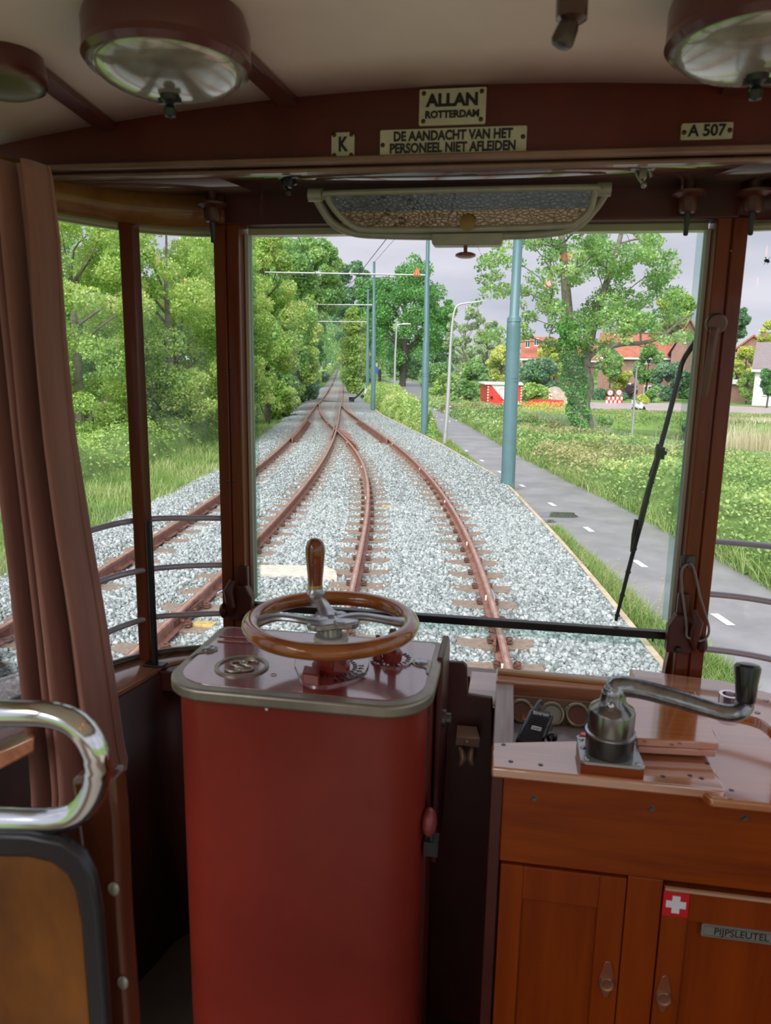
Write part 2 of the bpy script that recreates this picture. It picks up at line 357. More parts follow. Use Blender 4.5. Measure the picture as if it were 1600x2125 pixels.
# panes
def window(name, label, fn_glass, fn_frame=None, fmat=None):
    o = thing(name, (0, 1.76, 1.7) if name == 'window_1' else ((-.9 if 'window_2' == name or name == 'window_3' else .6), 1.6, 1.7), label, None, kind='structure')
    part('pane', GLASS, o, fn_glass)
    if fn_frame: part('window_frame', fmat, o, fn_frame, bevel=.002)
    return o
def bars(m):
    m.box((-.628, 1.738, 1.842), (-.618, 1.768, 2.726)); m.box((.388, 1.738, 1.842), (.398, 1.768, 2.726))
w1 = window('window_1', 'windscreen pane with cream putty edges', lambda m: m.add([(-.63, 1.757, 1.69), (.40, 1.757, 1.69), (.40, 1.757, 2.735), (-.63, 1.757, 2.735)], [(0, 1, 2, 3)]), bars, mat('putty edge', (.52, .50, .42), .4))
part('water_stained_edge', glass_mat('fogged glass edge', (.80, .88, .86), .03, .3), w1, lambda m: (m.box((-.618, 1.750, 1.84), (-.604, 1.753, 2.72)), m.box((.372, 1.750, 1.86), (.388, 1.753, 2.72)), m.box((-.618, 1.750, 1.795), (.388, 1.752, 1.82))))
part('rounded_corner', MAHOG_Z, w1, lambda m: m.prism([(.41, 1.692), (.355, 1.692), (.368, 1.697), (.378, 1.706), (.385, 1.72), (.388, 1.76), (.40, 1.85), (.41, 1.85)], 1.735, 1.765, Matrix(((1, 0, 0, 0), (0, 0, 1, 0), (0, 1, 0, 0), (0, 0, 0, 1)))))
iL = min(range(len(gl)), key=lambda i: abs(gl[i][0]+.868))
window('window_2', 'curved pane between the slim mullion and the left post', lambda m: wallstrip(m, gl[:iL+1], 1.69, 2.73))
window('window_3', 'curved pane beside the brown curtain', lambda m: wallstrip(m, gl[iL:], 1.69, 2.73))
window('window_4', 'curved pane right of the windscreen', lambda m: wallstrip(m, both(gl)[1], 1.69, 2.73))
top('sash_bar', BLACK, lambda m: (m.box((-.625, 1.728, 1.820), (.393, 1.75, 1.838)), m.box((.35, 1.728, 1.812), (.354, 1.735, 1.82))), 'black horizontal bar across the foot of the windscreen', 'bar', bevel=.002)

# ------------------------------------------------------------------ window rails
def rail(name, pix, z, label, group, mirror=False, x1=None):
    pts = [at(x, y, 'z', z) for x, y in pix]
    pts = spline(pts, 6)
    root = thing(name, pts[0], label, 'rail', group)
    part('tube', DULLCHROME, root, lambda m: m.tube(pts, .0072, 12))
    s = 1 if mirror else -1
    e = pts[0]
    def br(m):
        c = Vector((e.x-s*.010, e.y-.006, z)); m.cyl(c+Vector((s*.018, 0, 0)), c-Vector((s*.008, 0, 0)), .011, .012, 14)
        m.tube([c+Vector((-s*.006, .016, -.028)), c+Vector((-s*.006, .012, 0)), c+Vector((-s*.006, .016, .028))], [.011, .015, .011], 12)
        for q in (-.02, .02): m.sphere(c+Vector((-s*.006, -.002, q)), .005, 10, 6)
    part('end_bracket', BLACK, root, br)
    return root
gL = 'chrome rails across the left corner windows'; gR = 'chrome rails across the right corner window'
rail('window_rail', [(492, 1076), (400, 1075), (310, 1077), (240, 1087), (165, 1108), (90, 1135)], 2.053, 'topmost curved chrome rail across the left corner windows', gL)
rail('window_rail', [(497, 1172), (400, 1174), (312, 1181), (240, 1196), (180, 1217), (100, 1252)], 1.934, 'middle curved chrome rail across the left corner windows', gL)
rail('window_rail', [(500, 1272), (400, 1275), (318, 1281), (250, 1301), (200, 1324), (120, 1365)], 1.808, 'lowest curved chrome rail across the left corner windows', gL)
rail('window_rail', [(1443, 1121), (1520, 1126), (1600, 1134), (1680, 1147)], 2.053, 'topmost chrome rail across the right corner window', gR, True)
rail('window_rail', [(1437, 1230), (1520, 1237), (1600, 1249), (1680, 1266)], 1.934, 'middle chrome rail behind the wire loop at right', gR, True)
rail('window_rail', [(1432, 1343), (1520, 1353), (1600, 1368), (1680, 1390)], 1.808, 'lowest chrome rail across the right corner window', gR, True)
def f(m):
    a, b = at(304, 1075, 'z', 2.06), at(322, 1381, 'z', 1.698)
    x = b.x; y = b.y
    m.box((x-.007, y-.006, 1.698), (x+.007, y+.006, 2.062)); m.cbox((x, y, 1.701), (.055, .03, .006))
top('rail_stanchion', BLACK, f, 'black iron stanchion holding the left window rails', 'stanchion', bevel=.003)

# ------------------------------------------------------------------ curtain
CURT = mat('brown velvet', (.33, .15, .12), .85, var=.3, vscale=3, stretch=(8, 8, .6), spec=.2)
CURT.node_tree.nodes['Principled BSDF'].inputs['Sheen Weight'].default_value = .3
def f(m):
    pr = [(330, -70, 86), (350, -65, 95), (500, -50, 113), (700, -20, 124), (900, 5, 142), (1100, 28, 172), (1300, 48, 206), (1450, 62, 228), (1560, 74, 243), (1620, 78, 250), (1660, 80, 247)]
    rows = []
    py = np.linspace(342, 1664, 60)
    for i, y in enumerate(py):
        xl = np.interp(y, [p[0] for p in pr], [p[1] for p in pr]); xr = np.interp(y, [p[0] for p in pr], [p[2] for p in pr])
        row = []
        for k in range(111):
            s = k/110; pinch = .6+.4*abs(y-900)/760
            yb = y if s < .45 else y-(max(0, (y-1560))/104)*50*min(1, (s-.45)/.35)
            ph = s*2*PI*5.2+.5*math.sin(y*.0022+s*5)+.8*math.sin(s*9)
            am = .052*(.8+.5*math.sin(s*13+1.5))*(.55+.45*(y-325)/1300)
            d = math.sin(ph)+.28*math.sin(2*ph+1.2); d = math.copysign(abs(d)**.8, d)
            p = X(xl+(xr-xl)*s, yb, 1.13)
            row.append(p+Vector((.006*math.cos(ph), am*d*min(1, (1-s)/.12+.15), 0)))
        rows.append(row)
    m.sheet(rows)
top('window_curtain', CURT, f, 'brown pleated velvet curtain hanging at the left window', 'curtain', solid=.003, ang=180)

# ------------------------------------------------------------------ left side joinery beyond the curtain
def f(m):
    m.box((-1.045, .78, 1.60), (-.975, 1.16, 1.72)); 
top('side_door_post', DKRED, lambda m: m.box((-1.04, 1.12, .93), (-.97, 1.20, 2.80)), 'dark red door post behind the brown curtain', 'post', bevel=.004)
top('side_ledge', SILLW, lambda m: m.hexa([X(-60, 1630, 1.0), X(72, 1560, 1.02), X(72, 1555, 1.12), X(-60, 1600, 1.12), X(-60, 1585, 1.0), X(72, 1528, 1.02), X(72, 1515, 1.12), X(-60, 1560, 1.12)]), 'varnished ledge behind the chrome seat handle', 'ledge', bevel=.004)

# ------------------------------------------------------------------ controller cabinet
CT = 1.900
ctl = thing('tram_controller', (-.334, 1.245, .93), 'tall dark red metal controller cabinet under the hand wheel', 'controller')
bodyp = rrect(-.552, 1.104, -.116, 1.385, [.02, .02, .075, .075], 8)
bd = part('cabinet_body', RED, ctl, lambda m: m.prism(bodyp, .93, CT-.02), ang=50)
for q_, s_0 in ((X(553, 1472, 1.1035), .0028), (X(766, 1475, 1.1035), .0014)): part('paint_chip', WHITE, bd, lambda m: m.sphere(q_, s_0, 8, 5, (1, .25, 1)))
part('side_seam', DKRED, ctl, lambda m: m.box((-.1165, 1.20, .93), (-.112, 1.215, CT-.03)))
outer = rrect(-.566, 1.090, -.104, 1.397, [.022, .022, .085, .085], 10)
part('bronze_rim', RIM, ctl, lambda m: m.prism(outer, CT-.022, CT), bevel=.005, seg=3)
part('top_plate', REDTOP, ctl, lambda m: m.prism(rrect(-.549, 1.112, -.121, 1.383, [.014, .014, .072, .072], 10), CT-.001, CT+.0012), bevel=.001)
for (px, py, s) in ((432, 1348, 1), (874, 1376, -1)):
    c = at(px, py, 'z', CT+.002)
    e = part('corner_ear', RIM, ctl, lambda m: m.prism([(c.x+a*s, c.y+b) for a, b in ((-.019, -.045), (-.019, .012), (0, .019), (.014, .014), (.019, 0), (.012, -.013), (-.005, -.018), (-.012, -.026), (-.014, -.045))][::s], CT-.001, CT+.0035), bevel=.001)
    part('slotted_screw', STEEL, e, lambda m: (m.lathe([(.012, 0), (.012, .003), (.009, .0045), (0, .0045)], (c.x, c.y, CT+.003)), m.cbox((c.x, c.y, CT+.0077), (.002, .017, .0006))))
ec = at(502, 1383, 'z', CT+.002)
em = part('emblem_ring', RIM, ctl, lambda m: m.lathe([(.041, 0), (.041, .003), (.0425, .0042), (.046, .0042), (.048, .003), (.048, 0)], (ec.x, ec.y, CT+.001), n=48))
def f(m):
    def sc(dx, dy, s):
        pts = []
        for i in range(11): t = math.radians(20+250*i/10); pts.append((.011*math.cos(t)*s, .011+.0095*math.sin(t)*1.0))
        q = pts+[(-a, -b) for a, b in pts[::-1]]
        return [(ec.x+dx+a*1.15, ec.y+dy+b*1.15, CT+.003) for a, b in q]
    m.tube(sc(-.008, -.004, 1.25), .0024, 6); m.tube(sc(.008, .004, 1.25), .0024, 6)
part('monogram', RIM, em, f)
part('name_bar', REDTOP, ctl, lambda m: (m.tube([at(455, 1320, 'z', CT+.002), at(540, 1325, 'z', CT+.002)], .0016, 6), m.tube([at(452, 1330, 'z', CT+.002), at(540, 1334, 'z', CT+.002)], .0022, 6)))
part('small_mark', REDTOP, ctl, lambda m: m.lathe([(.004, 0), (.005, .0012), (.006, 0)], at(568, 1401, 'z', CT+.001), n=16))
# heart shaped scale plate, stop block and hub
hub = Vector((-.293, 1.220, CT))
hp = [at(x, y, 'z', CT+.001) for x, y in ((618, 1400), (626, 1418), (660, 1428), (700, 1424), (745, 1410), (764, 1388), (764, 1368), (750, 1352), (715, 1342), (660, 1342), (625, 1360), (611, 1378))]
hpl = [(p.x, p.y) for p in spline(hp+[hp[0]], 4)[:-1]]
sc_ = part('scale_plate', REDTOP, ctl, lambda m: m.prism(hpl, CT, CT+.005), bevel=.001)
def f(m):
    for i in range(16):
        t = math.radians(-118+i*11); r = .043
        c = Vector((hub.x+r*math.cos(t), hub.y+r*math.sin(t), CT+.0055)); m.cbox(c, (.008, .0016, .0012), Matrix.Rotation(t, 3, 'Z'))
part('scale_marks', INK, sc_, f)
for i, ch in enumerate('1234567'):
    t = math.radians(-62+i*13); text(ch, sc_, Matrix.Translation((hub.x+.053*math.cos(t), hub.y+.053*math.sin(t), CT+.0054)) @ Matrix.Rotation(t-PI/2, 4, 'Z'), .013, INK, .0004, .0003)
for i, ch in enumerate('REMMEN'):
    t = math.radians(-70+i*10); text(ch, sc_, Matrix.Translation((hub.x+.067*math.cos(t), hub.y+.067*math.sin(t)*.95, CT+.0054)) @ Matrix.Rotation(t+PI/2, 4, 'Z'), .014, INK, .0004, .0004)
part('stop_block', RED, ctl, lambda m: m.hexa([at(x, y, 'z', CT+.004) for x, y in ((628, 1419), (662, 1427), (664, 1402), (630, 1395))]+[at(x, y, 'z', CT+.020) for x, y in ((627, 1396), (661, 1402), (664, 1386), (632, 1380))]), bevel=.002)
part('wheel_socket', RED, ctl, lambda m: m.lathe([(.034, 0), (.034, .006), (.028, .010), (.026, .028), (.029, .032), (.029, .05), (.026, .052), (0, .052)], (hub.x, hub.y, CT+.004)))
part('pointer', RED, ctl, lambda m: m.add([(hub.x+.01, hub.y-.024, CT+.012), (hub.x+.04, hub.y-.032, CT+.010), (hub.x+.012, hub.y-.032, CT+.010), (hub.x+.012, hub.y-.024, CT+.03)], [(0, 1, 3), (1, 2, 3), (2, 0, 3), (0, 2, 1)]))
dc = at(812, 1371, 'z', CT+.001)
dl = part('selector_dial', REDTOP, ctl, lambda m: m.lathe([(.039, 0), (.039, .004), (.036, .006), (0, .006)], (dc.x, dc.y, CT), n=40))
def f(m):
    for i in range(22):
        t = 2*PI*i/22; m.cbox((dc.x+.032*math.cos(t), dc.y+.032*math.sin(t), CT+.0065), (.008, .0022, .0012), Matrix.Rotation(t, 3, 'Z'))
part('dial_marks', INK, dl, f)
part('dial_hub', RED, dl, lambda m: m.lathe([(.018, 0), (.018, .014), (.015, .018), (.008, .018), (.0075, .05), (0, .05)], (dc.x+.002, dc.y-.002, CT+.005)))
part('dial_pin', RED, dl, lambda m: m.lathe([(.009, 0), (.005, .02), (.004, .045), (0, .046)], (dc.x-.024, dc.y-.008, CT+.006)))
part('dial_shaft', DKSTEEL, dl, lambda m: m.cbox((dc.x+.002, dc.y-.002, CT+.042), (.011, .011, .04)))
def f(m):
    x = -.10
    m.prism([(1.30, 1.905), (1.42, 1.905), (1.46, 1.885), (1.47, 1.86), (1.47, 1.60), (1.43, 1.50), (1.30, 1.48)], -.112, -.100, Matrix(((0, 0, 1, 0), (1, 0, 0, 0), (0, 1, 0, 0), (0, 0, 0, 1))))
br = part('side_bracket', DKRED, ctl, f, bevel=.003)
part('bracket_bolt', DKSTEEL, br, lambda m: m.lathe([(.017, 0), (.017, .006), (.011, .008), (.011, .016), (0, .018)], (-.100, 1.33, 1.772), (1, 0, 0), 12))
lk = part('seal_knob', mat('dull red knob', (.25, .05, .045), .35), ctl, lambda m: m.sphere((-.105, 1.17, 1.655), .022, 18, 12, (.6, 1, 1.15)))
part('padlock', BLACK, ctl, lambda m: (m.box((-.112, 1.16, 1.595), (-.088, 1.19, 1.622)), m.tube([(-.10, 1.165, 1.62), (-.10, 1.165, 1.634), (-.10, 1.185, 1.634), (-.10, 1.185, 1.62)], .003, 6)))

# ------------------------------------------------------------------ hand wheel
wc = Vector((hub.x, hub.y, 1.988)); R_, r_ = .1405, .0142
WHW = wood('turned wheel rim', (.42, .14, .030), (.22, .055, .012), .16, 2.2, 'x', 1.0)
wh = thing('hand_wheel', hub+Vector((0, 0, .056)), 'wooden rimmed hand wheel on steel spokes with upright wooden grip', 'wheel')
part('rim', WHW, wh, lambda m: m.tube([(wc.x+R_*math.cos(2*PI*i/72), wc.y+R_*math.sin(2*PI*i/72), wc.z) for i in range(72)], r_, 18, closed=True))
kb = at(652, 1224, 'z', wc.z+.014)
kdir = math.atan2(kb.y-wc.y, kb.x-wc.x)
for i, (t, w0) in enumerate(((kdir, .021), (math.radians(193), .019), (math.radians(14), .019))):
    def f(m):
        u = Vector((math.cos(t), math.sin(t), 0)); pts = []; rad = []
        for s in np.linspace(.012, R_-.002, 12):
            q = s/R_; hgt = .006+.010*math.sin(PI*min(1, q*1.05))
            pts.append(Vector((wc.x, wc.y, wc.z-.008))+u*s+Vector((-u.y, u.x, 0))*(.010*math.sin(2*PI*q) if i else 0)+Vector((0, 0, hgt))); rad.append(w0*(1.0-.35*math.sin(PI*q)))
        m.tube(pts, rad, 12, up=(0, 0, 1), flat=.5)
    part('spoke', STEEL, wh, f)
hb = part('hub_plate', STEEL, wh, lambda m: m.prism([(wc.x+a*math.cos(b), wc.y+a*math.sin(b)) for a, b in [(.042+.009*math.cos(3*(t-kdir)), t) for t in np.linspace(0, 2*PI, 36, endpoint=False)]], wc.z-.004, wc.z+.008), bevel=.003)
for k in range(3):
    t = kdir+PI/3+k*2*PI/3+.25; cx, cy = wc.x+.029*math.cos(t), wc.y+.026*math.sin(t)
    part('hub_bolt', STEEL, hb, lambda m: (m.lathe([(.010, 0), (.010, .0022), (.007, .0035), (0, .0035)], (cx, cy, wc.z+.0075), n=20), m.lathe([(.0125, 0), (.0125, .0006), (0, .0006)], (cx, cy, wc.z+.0076), n=20)))
part('hub_hole', BLACK, hb, lambda m: m.lathe([(.0065, 0), (0, .0003)], (wc.x, wc.y, wc.z+.0083)))
part('axle', STEEL, wh, lambda m: m.cyl(hub+Vector((0, 0, .064)), (wc.x, wc.y, wc.z-.004), .020, .020, 24)); part('collar', mat('white collar', (.6, .58, .55), .4), wh, lambda m: m.cyl(hub+Vector((0, 0, .0565)), hub+Vector((0, 0, .064)), .031, .029, 28))
kp = Vector((wc.x+R_*math.cos(kdir), wc.y+R_*math.sin(kdir), wc.z+.010))
part('grip_socket', STEEL, wh, lambda m: m.lathe([(.018, -.012), (.019, .002), (.015, .008), (.0145, .012), (0, .012)], kp))
part('grip_ferrule', mat('brass', (.60, .42, .14), .3, .9), wh, lambda m: m.lathe([(.0142, .010), (.0148, .013), (.0142, .018), (0, .018)], kp))
part('wooden_grip', wood('turned grip', (.30, .075, .022), (.13, .03, .012), .14, 2, 'z', 1.0), wh, lambda m: m.lathe([(.0135, .018), (.0150, .035), (.0175, .062), (.0190, .080), (.0186, .092), (.0155, .102), (.009, .108), (0, .110)], kp, n=28))

# ------------------------------------------------------------------ bracket board between controller and desk
def f(m): m.prism([(-.115, 1.93-.25), (-.115, 1.905), (-.053, 1.892), (-.045, 1.88), (-.045, 1.80), (.02, 1.80), (.02, 1.50), (-.115, 1.5)], 1.50, 1.512, Matrix(((1, 0, 0, 0), (0, 0, 1, 0), (0, 1, 0, 0), (0, 0, 0, 1))))
pz = [X(x, y, 1.50) for x, y in ((890, 1372), (962, 1376), (969, 1384), (971, 1442), (1022, 1450), (1022, 2125), (890, 2125))]
top('back_board', DKRED, lambda m: m.prism([(p.x, p.z) for p in pz], 1.50, 1.515, Matrix(((1, 0, 0, 0), (0, 0, 1, 0), (0, 1, 0, 0), (0, 0, 0, 1)))), 'dark red stepped board between the red cabinet and the desk', 'board', bevel=.003)
top('sill_shelf', WORN_X, lambda m: m.box((X(972, 1405, 1.55).x, 1.515, 1.712), (X(1023, 1410, 1.55).x+.02, 1.69, 1.722)), 'bleached end of the shelf beside the desk', 'shelf', bevel=.003)
CLIPM = mat('dull pinkish metal', (.70, .50, .43), .35, .3)
cl = thing('tool_clip', X(968, 1560, 1.49), 'small metal tool clip with two spring prongs on the dark red board', 'clip')
part('clip_plate', CLIPM, cl, lambda m: m.hexa([X(945, 1546, 1.46), X(994, 1551, 1.46), X(994, 1540, 1.50), X(947, 1536, 1.50), X(947, 1530, 1.45), X(996, 1533, 1.45), X(990, 1508, 1.497), X(949, 1504, 1.497)]), bevel=.001)
part('rivet', CLIPM, cl, lambda m: m.sphere(X(969, 1539, 1.452), .006, 12, 8, (1, .6, .7)))
for s in (-1, 1):
    part('prong', CLIPM, cl, lambda m: m.sheet([[X(968+s*a, y, 1.47-b), X(968+s*(a+w), y, 1.47-b)] for a, w, y, b in ((8, 8, 1550, 0), (4, 11, 1562, .004), (0.5, 13, 1574, .008), (6, 10, 1586, .004), (14, 3, 1594, -.004))]), solid=.0015)

# ------------------------------------------------------------------ right hand desk
desk = thing('driver_desk', (.42, 1.42, .93), 'varnished orange-brown wooden desk cupboard with two panelled doors', 'cabinet')
DF = 1.212
part('front_board', ORANGE_X, desk, lambda m: m.box((.018, DF, 1.567), (.95, DF+.02, 1.742)), bevel=.002)
part('corner_post', DKRED, desk, lambda m: m.box((-.002, DF-.004, .93), (.018, DF+.03, 1.742)), bevel=.002)
part('side_panel', DKBROWN, desk, lambda m: m.box((-.001, DF+.03, .93), (.017, 1.66, 1.742)))
part('mid_stile', ORANGE_Z, desk, lambda m: m.box((.241, DF, .93), (.300, DF+.02, 1.567)), bevel=.002)
part('carcass', DKBROWN, desk, lambda m: (m.box((.018, DF+.02, .93), (.95, DF+.03, 1.60)),))
def door(x0, x1, z1, px0, px1, pz1, lx, lz, nm='cupboard_door'):
    d = part(nm, ORANGE_Z, desk, lambda m: (m.box((x0, DF-.002, .93), (px0, DF+.02, z1)), m.box((px1, DF-.002, .93), (x1, DF+.02, z1)), m.box((px0, DF-.002, pz1), (px1, DF+.02, z1)), m.box((px0, DF-.002, .93), (px1, DF+.02, .99))), bevel=.0015)
    part('door_panel', ORANGE_Z, d, lambda m: m.box((px0-.002, DF+.007, .985), (px1+.002, DF+.018, pz1+.002)))
    l = part('latch', mat('latch plate', (.36, .12, .06), .3, .5), d, lambda m: m.prism([(lx+a, lz+b) for a, b in ((-.004, -.036), (.004, -.036), (.014, -.004), (.013, .006), (.006, .036), (0, .040), (-.006, .036), (-.013, .006), (-.014, -.004))], DF-.005, DF-.001, Matrix(((1, 0, 0, 0), (0, 0, 1, 0), (0, 1, 0, 0), (0, 0, 0, 1)))), bevel=.001)
    part('latch_ring', mat('latch ring', (.42, .24, .15), .3, .7), l, lambda m: m.lathe([(.006, 0), (.008, .005), (.012, .006), (.014, .003), (.014, 0)], (lx, DF-.004, lz-.006), (0, -1, 0), 24))
    return d
door(.022, .239, 1.562, .062, .194, 1.497, X(1258, 2035, DF).x, X(1258, 2030, DF).z)
d2 = door(.302, .62, 1.555, .345, .58, 1.495, X(1376, 2062, DF).x, X(1376, 2060, DF).z)
part('top_moulding', mat('worn pale edge', (.55, .32, .20), .4), d2, lambda m: m.box((.303, DF-.006, 1.552), (.62, DF, 1.557)))
for px, py in ((1108, 1657), (1352, 1678), (1545, 1698)):
    c = X(px, py, DF); part('countersunk_screw', DKSTEEL, desk, lambda m: m.lathe([(.0062, 0), (.005, .0012), (0, .0005)], (c.x, DF+.0003, c.z), (0, -1, 0), 14))
# worktop of the desk
ZT = 1.752
def lipx(x, y, z=ZT): p = at(x, y, 'z', z); return (p.x, p.y)
part('front_ledge', WORN_X, desk, lambda m: m.prism([lipx(1020, 1592), lipx(1508, 1640), lipx(1463, 1562), lipx(1300, 1540), lipx(1190, 1536), lipx(1021, 1540)], ZT-.02, ZT), bevel=.004)
part('side_rail', WORN_Y, desk, lambda m: m.box((-.003, 1.285, ZT-.03), (.036, 1.60, ZT-.002)), bevel=.003)
part('rear_ledge', WORN_X, desk, lambda m: m.box((-.003, 1.565, ZT-.045), (.33, 1.64, ZT+.004)), bevel=.003)
part('loose_batten', wood('raw batten', (.68, .42, .22), (.5, .28, .13), .5, 2, 'x', .1), desk, lambda m: m.hexa([Vector((a, b, ZT+.004)) for a, b in ((.0, 1.60), (.26, 1.585), (.26, 1.598), (.0, 1.622))]+[Vector((a, b, ZT+.012)) for a, b in ((.0, 1.60), (.26, 1.585), (.26, 1.596), (.0, 1.618))]), bevel=.002)
part('tray_floor', mat('grey brown tray', (.26, .19, .17), .35, var=.3, coat=.3), desk, lambda m: m.box((.03, 1.28, ZT-.055), (.31, 1.58, ZT-.045)))
# the right part of the worktop, lower, with a raised curved back edge
part('worktop', ORANGE_T, desk, lambda m: m.prism([(.355, 1.188), (.95, 1.188), (.95, 1.60), (.62, 1.60), (.30, 1.60), (.30, 1.30)], 1.727, 1.744), bevel=.004)
def f(m):
    a = [at(x, y, 'z', 1.752) for x, y in ((1340, 1440), (1430, 1462), (1500, 1478), (1560, 1490), (1590, 1505), (1620, 1540))]
    b = [(p.x, p.y) for p in spline(a, 5)]
    m.prism(b+[(.66, 1.50), (.62, 1.60), (.50, 1.67), (.30, 1.70)], 1.735, 1.755)
part('curved_upstand', WORN_X, desk, f, bevel=.003)
part('carcass_top', DKBROWN, desk, lambda m: m.box((.02, 1.25, 1.64), (.94, 1.62, 1.69)))
for px, py in ((1060, 1580), (1122, 1587), (1045, 1545), (1376, 1611), (1432, 1609), (1456, 1615), (1468, 1584), (1518, 1640)):
    c = at(px, py, 'z', ZT+.0003); part('ledge_screw', DKSTEEL, desk, lambda m: m.lathe([(.0045, 0), (.003, .0008), (0, .0003)], c, (0, 0, 1), 12))
for px, py in ((1572, 1478), (1590, 1453)):
    c = at(px, py, 'z', 1.756); part('ledge_screw', STEEL, desk, lambda m: m.lathe([(.006, 0), (.004, .001), (0, .0005)], c, (0, 0, 1), 12))
# gauges set in a sloping board
g0, g1 = 1.475, 1.515
BRASSD = mat('dull green brass', (.42, .40, .28), .35, .6, var=.3, vscale=20)
ca = [X(1062, 1505, g0), X(1245, 1522, g0), X(1290, 1462, g1), X(1058, 1442, g1)]
gb = part('gauge_board', wood('gauge board', (.22, .11, .07), (.12, .06, .045), .35, 2, 'x', .4), desk, lambda m: m.hexa([p+Vector((0, .02, -.012)) for p in ca]+ca), bevel=.002)
nrm = (ca[1]-ca[0]).cross(ca[3]-ca[0]).normalized()
def onboard(px, py):
    d = RGT*((px-800)/F) - UPV*((py-1062.5)/F) + FWD; o = Vector((0, 0, H)); t = (ca[0]-o).dot(nrm)/d.dot(nrm); return o+d*t
GF = mat('dark red gauge face', (.14, .02, .04), .12, coat=1.0); GF2 = mat('grey gauge face', (.45, .48, .50), .12, coat=1.0)
for px, py, mt_, lb in ((1082, 1478, GF, 'dark red face'), (1146, 1484, GF2, 'grey face'), (1198, 1486, GF, 'dark red face')):
    c = onboard(px, py)
    gg = thing('pressure_gauge', c, {1082: 'round brass gauge nearest the left rail of the desk tray', 1146: 'round brass gauge half hidden behind the walkie-talkie', 1198: 'round brass gauge beside the steel brake valve'}[px], 'gauge', 'round gauges sunk in the desk tray')
    part('bezel', BRASSD, gg, lambda m: m.lathe([(.0275, -.004), (.0275, .003), (.0255, .005), (.0235, .011), (.0205, .012), (.0185, .009), (.0185, .004)], c, nrm, 36))
    part('gauge_face', mt_, gg, lambda m: m.lathe([(.020, .006), (0, .007)], c, nrm, 32))
    for k in range(4):
        a, b, d = frame_of(nrm, (0, 1, 0)); t = PI/4+k*PI/2
        part('bezel_screw', BLACK, gg, lambda m: m.sphere(c+a*(.0262*math.cos(t))+b*(.0262*math.sin(t))+d*.004, .0017, 6, 4))
# walkie-talkie leaning in the tray
wt = thing('walkie_talkie', X(1098, 1545, 1.33), 'black walkie-talkie with ribbed speaker and white sticker in the desk tray', 'radio')
q = [X(1070, 1535, 1.345), X(1126, 1547, 1.345), X(1151, 1482, 1.425), X(1100, 1468, 1.425)]
wn = (q[1]-q[0]).cross(q[3]-q[0]).normalized(); bk = -wn*.022
part('body', BLKPLAST, wt, lambda m: m.hexa([p+bk for p in q]+q), bevel=.006, seg=3)
def onq(u, v, h=0): return q[0].lerp(q[1], u).lerp(q[3].lerp(q[2], u), v)+wn*h
part('antenna', BLKPLAST, wt, lambda m: m.tube([onq(.22, .98, -.008), onq(.24, 1.12, -.008), onq(.27, 1.32, -.006), onq(.27, 1.36, -.006)], [.0075, .007, .0055, .003], 12))
part('channel_knob', BLKPLAST, wt, lambda m: m.tube([onq(.72, .98, -.010), onq(.72, 1.07, -.010)], [.007, .0065], 12))
sp = part('speaker_ribs', mat('grey plastic', (.035, .035, .04), .5), wt, lambda m: [m.tube([onq(.16, v, .0006), onq(.86, v, .0006)], .0012, 6) for v in (.80, .74, .68, .62, .56)])
part('side_key', mat('grey rubber', (.07, .07, .08), .6), wt, lambda m: m.tube([onq(1.02, .45, -.01), onq(1.02, .75, -.01)], [.005, .005], 8))
st = part('sticker', WHITE, wt, lambda m: m.add([onq(.36, .38, .0008), onq(.74, .38, .0008), onq(.74, .50, .0008), onq(.36, .50, .0008)], [(0, 1, 2, 3)]))
ux = (q[1]-q[0]).normalized(); uy = wn.cross(ux)
def Mq(u, v, h): return Matrix.Translation(onq(u, v, h)) @ Matrix((ux, uy, wn)).transposed().to_4x4()
text('LWD', st, Mq(.55, .44, .001) @ Matrix.Rotation(PI, 4, 'Z'), .010, INK, .0002)
text('Entron', wt, Mq(.5, .89, .0008), .011, WHITE, .0002, .0002)
part('clip_ball', BLKPLAST, wt, lambda m: (m.sphere(X(1145, 1530, 1.36), .011, 16, 10), m.cyl(X(1145, 1532, 1.35), X(1143, 1545, 1.345), .003)))
# brake valve with crank
vc = Vector((.199, 1.258, ZT)); VS = mat('polished grey iron', (.30, .29, .28), .22, .9, var=.3, vscale=9); VS2 = mat('dark grey iron', (.10, .095, .09), .3, .8, var=.3, vscale=9)
bv = thing('brake_valve', vc, 'cylindrical steel driver brake valve with long crank handle on the desk', 'brake valve')
part('wooden_plinth', ORANGE_X, bv, lambda m: m.box((.148, 1.212, ZT-.002), (.252, 1.302, ZT+.016)), bevel=.002)
bp = part('base_plate', mat('pale grey plate', (.44, .46, .45), .3, .6), bv, lambda m: m.prism([(.147, 1.218), (.154, 1.212), (.247, 1.212), (.254, 1.218), (.250, 1.303), (.147, 1.303)], ZT+.016, ZT+.022), bevel=.0015)
for a, b in ((.158, 1.222), (.243, 1.222), (.243, 1.292), (.155, 1.292), (.155, 1.262)):
    part('plate_screw', STEEL, bp, lambda m: m.lathe([(.005, 0), (.004, .002), (0, .003)], (a, b, ZT+.022), n=12))
part('lower_drum', VS2, bv, lambda m: m.lathe([(.040, .020), (.041, .024), (.0415, .058), (0, .058)], vc, n=48))
part('drum_band', STEEL, bv, lambda m: m.lathe([(.0415, .056), (.0432, .058), (.0432, .061), (.040, .063)], vc, n=48))
part('upper_drum', VS, bv, lambda m: m.lathe([(.0395, .060), (.0395, .098), (.037, .104), (.028, .110), (.022, .118), (.0205, .132), (0, .134)], vc, n=48))
part('neck', VS2, bv, lambda m: m.lathe([(.0195, .116), (.018, .14), (0, .145)], vc, n=32))
part('lock_pin', CHROME, bv, lambda m: m.sphere(X(1267, 1465, 1.233), .0065, 14, 8))
